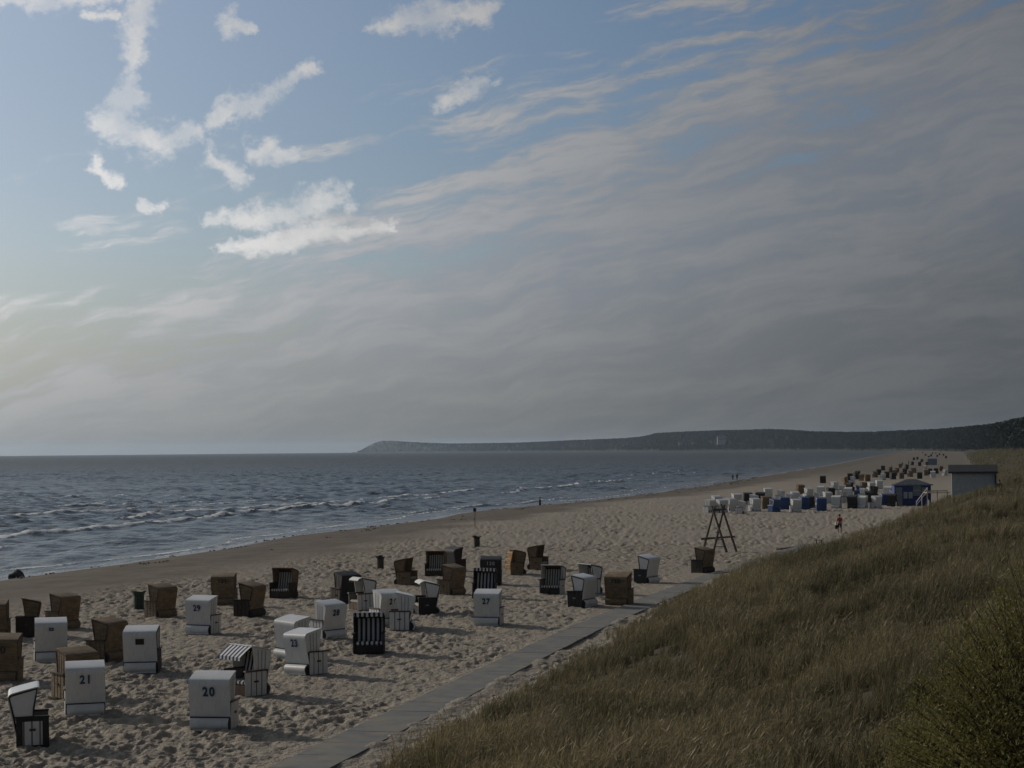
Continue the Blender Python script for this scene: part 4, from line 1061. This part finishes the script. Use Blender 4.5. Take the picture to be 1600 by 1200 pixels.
def person(x, y, z, yaw, h, label, top, legs, group=None, stride=.16, arm=.08, armb=-.04, bare=False, hold=None):
    t = thing('person', label, 'person', (x, y, z), rad(yaw), group); t.scale = (h / 1.75,) * 3
    s = stride
    V = [(0, 0, .95), (0, .0, 1.18), (0, .01, 1.40), (0, .02, 1.50), (0, .035, 1.60), (0, .03, 1.70)]
    R = [(.145, .11), (.125, .10), (.135, .10), (.05, .05), (.078, .09), (.06, .07)]
    E = [(0, 1), (1, 2), (2, 3), (3, 4), (4, 5)]
    def chain(start, pts, rs):
        p = start
        for q, r in zip(pts, rs): V.append(q); R.append((r, r)); E.append((p, len(V) - 1)); p = len(V) - 1
        return p
    for sg, st, am in ((-1, s, armb), (1, -s, arm)):
        chain(0, [(sg * .10, st * .15, .86), (sg * .105, st * .6 + .03, .48), (sg * .105, st - .02, .09), (sg * .115, st + .12, .035)], [.088, .058, .042, .035])
        wr = chain(2, [(sg * .19, 0, 1.39), (sg * .245, am * .4 - .02, 1.12), (sg * .25, am + .06, .88), (sg * .248, am + .09, .82)], [.06, .042, .030, .034])
        for j, (fx, fl) in enumerate(((-.022, .075), (-.008, .085), (.008, .08), (.022, .065))):
            chain(wr, [(sg * .248 + .004, am + .09 + fx, .80 - fl * .5), (sg * .240, am + .095 + fx, .80 - fl)], [.009, .007])
        chain(wr, [(sg * .236, am + .125, .79), (sg * .230, am + .135, .755)], [.010, .008])
    skin_obj('body', V, E, R, 'skin', t)
    # clothing follows the same joints, a little wider
    tv = [(0, 0, .93), (0, 0, 1.18), (0, .01, 1.40), (0, .02, 1.47)]; tr = [(.165, .13), (.147, .12), (.157, .12), (.07, .065)]; te = [(0, 1), (1, 2), (2, 3)]
    for sg, am in ((-1, armb), (1, arm)):
        b = len(tv); tv += [(sg * .195, 0, 1.395), (sg * .245, am * .4 - .02, 1.13)]; tr += [.075, .062]; te += [(2, b), (b, b + 1)]
        if not bare: tv.append((sg * .25, am + .05, .91)); tr.append(.048); te.append((b + 1, b + 2))
    skin_obj('shirt', tv, te, tr, top, t)
    lv = [(0, 0, .97)]; lr = [(.165, .13)]; le = []
    for sg, st in ((-1, s), (1, -s)):
        b = len(lv); lv += [(sg * .10, st * .15, .86), (sg * .105, st * .6 + .03, .50)]; lr += [.108, .082]; le += [(0, b), (b, b + 1)]
        if not bare: lv.append((sg * .105, st - .015, .12)); lr.append(.066); le.append((b + 1, b + 2))
    skin_obj('shorts' if bare else 'trousers', lv, le, lr, legs, t)
    hm = lump_mesh(3, .1, .115, .115, 'hair'); ho = link('hair', hm, t); ho.location = (0, .015, 1.685)
    fc = MB(); fc.box(-.012, .012, .115, .145, 1.60, 1.645).build('nose', 'skin', t)
    return t
def pg(x, y): return gz(x, y)
person(4.1, 281.7, -1.28, 60, 1.80, 'person in dark jacket and trousers standing in the shallows', 'cloth_dark', 'cloth_navy', arm=.16, stride=.06)
person(59.2, 497.6, -.95, -20, 1.66, 'shorter person of the dark-clad pair strolling along the water', 'cloth_dark', 'cloth_navy')
person(60.3, 497.2, -.92, -20, 1.82, 'taller person of the dark-clad pair strolling along the water', 'cloth_black', 'cloth_dark')
rx, ry = 29.35, 166.4
person(rx, ry, pg(rx, ry), 15, 1.70, 'person in red top and black shorts walking with towel and bag', 'cloth_red', 'cloth_black', bare=True, stride=.12, arm=.05, armb=.12)
t = thing('beach_bag', 'dark bag with white towel held by the person in red', 'bag', (rx - .33, ry - .02, pg(rx, ry) + .42))
MB().prism_x([(-.14, 0), (.14, 0), (.17, .34), (-.17, .34)], -.10, .10).build('bag_body', 'cloth_black', t)
MB().tube([(0, -.10, .33), (.03, 0, .47), (0, .10, .33)], .015, 6).build('strap', 'cloth_black', t)
o = MB(); o.prism_x([(-.13, .30), (.13, .30), (.15, .52), (.05, .66), (-.10, .60)], -.08, .07).build('towel', 'cloth_white', t)
for x, y, hh, top, lb in ((167.2, 780.4, 1.75, 'cloth_grey', 'person in grey far down the beach past the scattered chairs'), (149.5, 709.1, 1.75, 'cloth_dark', 'dark-clad person walking alone far down the beach'), (119.6, 583.6, 1.7, 'cloth_navy', 'person in navy by the scattered far chairs')):
    person(x, y, pg(x, y), 30, hh, lb, top, 'cloth_dark')
x, y = 52.6, 200.0
person(x, y, pg(x, y) + .05, 150, 1.72, 'person in dark top standing in dune grass beside the shed', 'cloth_black', 'cloth_white', stride=.05)

# ------------------------------------------------------------------ sea air: one even volume round everything
hb = MB().box(-22000, 22000, -400, 24000, -8, 110)
hz_m = bpy.data.materials.new('haze_air'); hz_m.use_nodes = True
hn = NT(hz_m.node_tree); hn.n.clear()
ho_ = hn.new('ShaderNodeOutputMaterial'); pv = hn.new('ShaderNodeVolumePrincipled')
pv.inputs['Color'].default_value = (0.66, 0.82, 1.0, 1); pv.inputs['Density'].default_value = 3.3e-5; pv.inputs['Anisotropy'].default_value = 0.3
hn.l.new(pv.outputs[0], ho_.inputs['Volume'])
hb = hb.build('haze', None); hb.data.materials.append(hz_m); tag(hb, 'thin pale sea haze in the air over the bay', 'haze', kind='stuff')
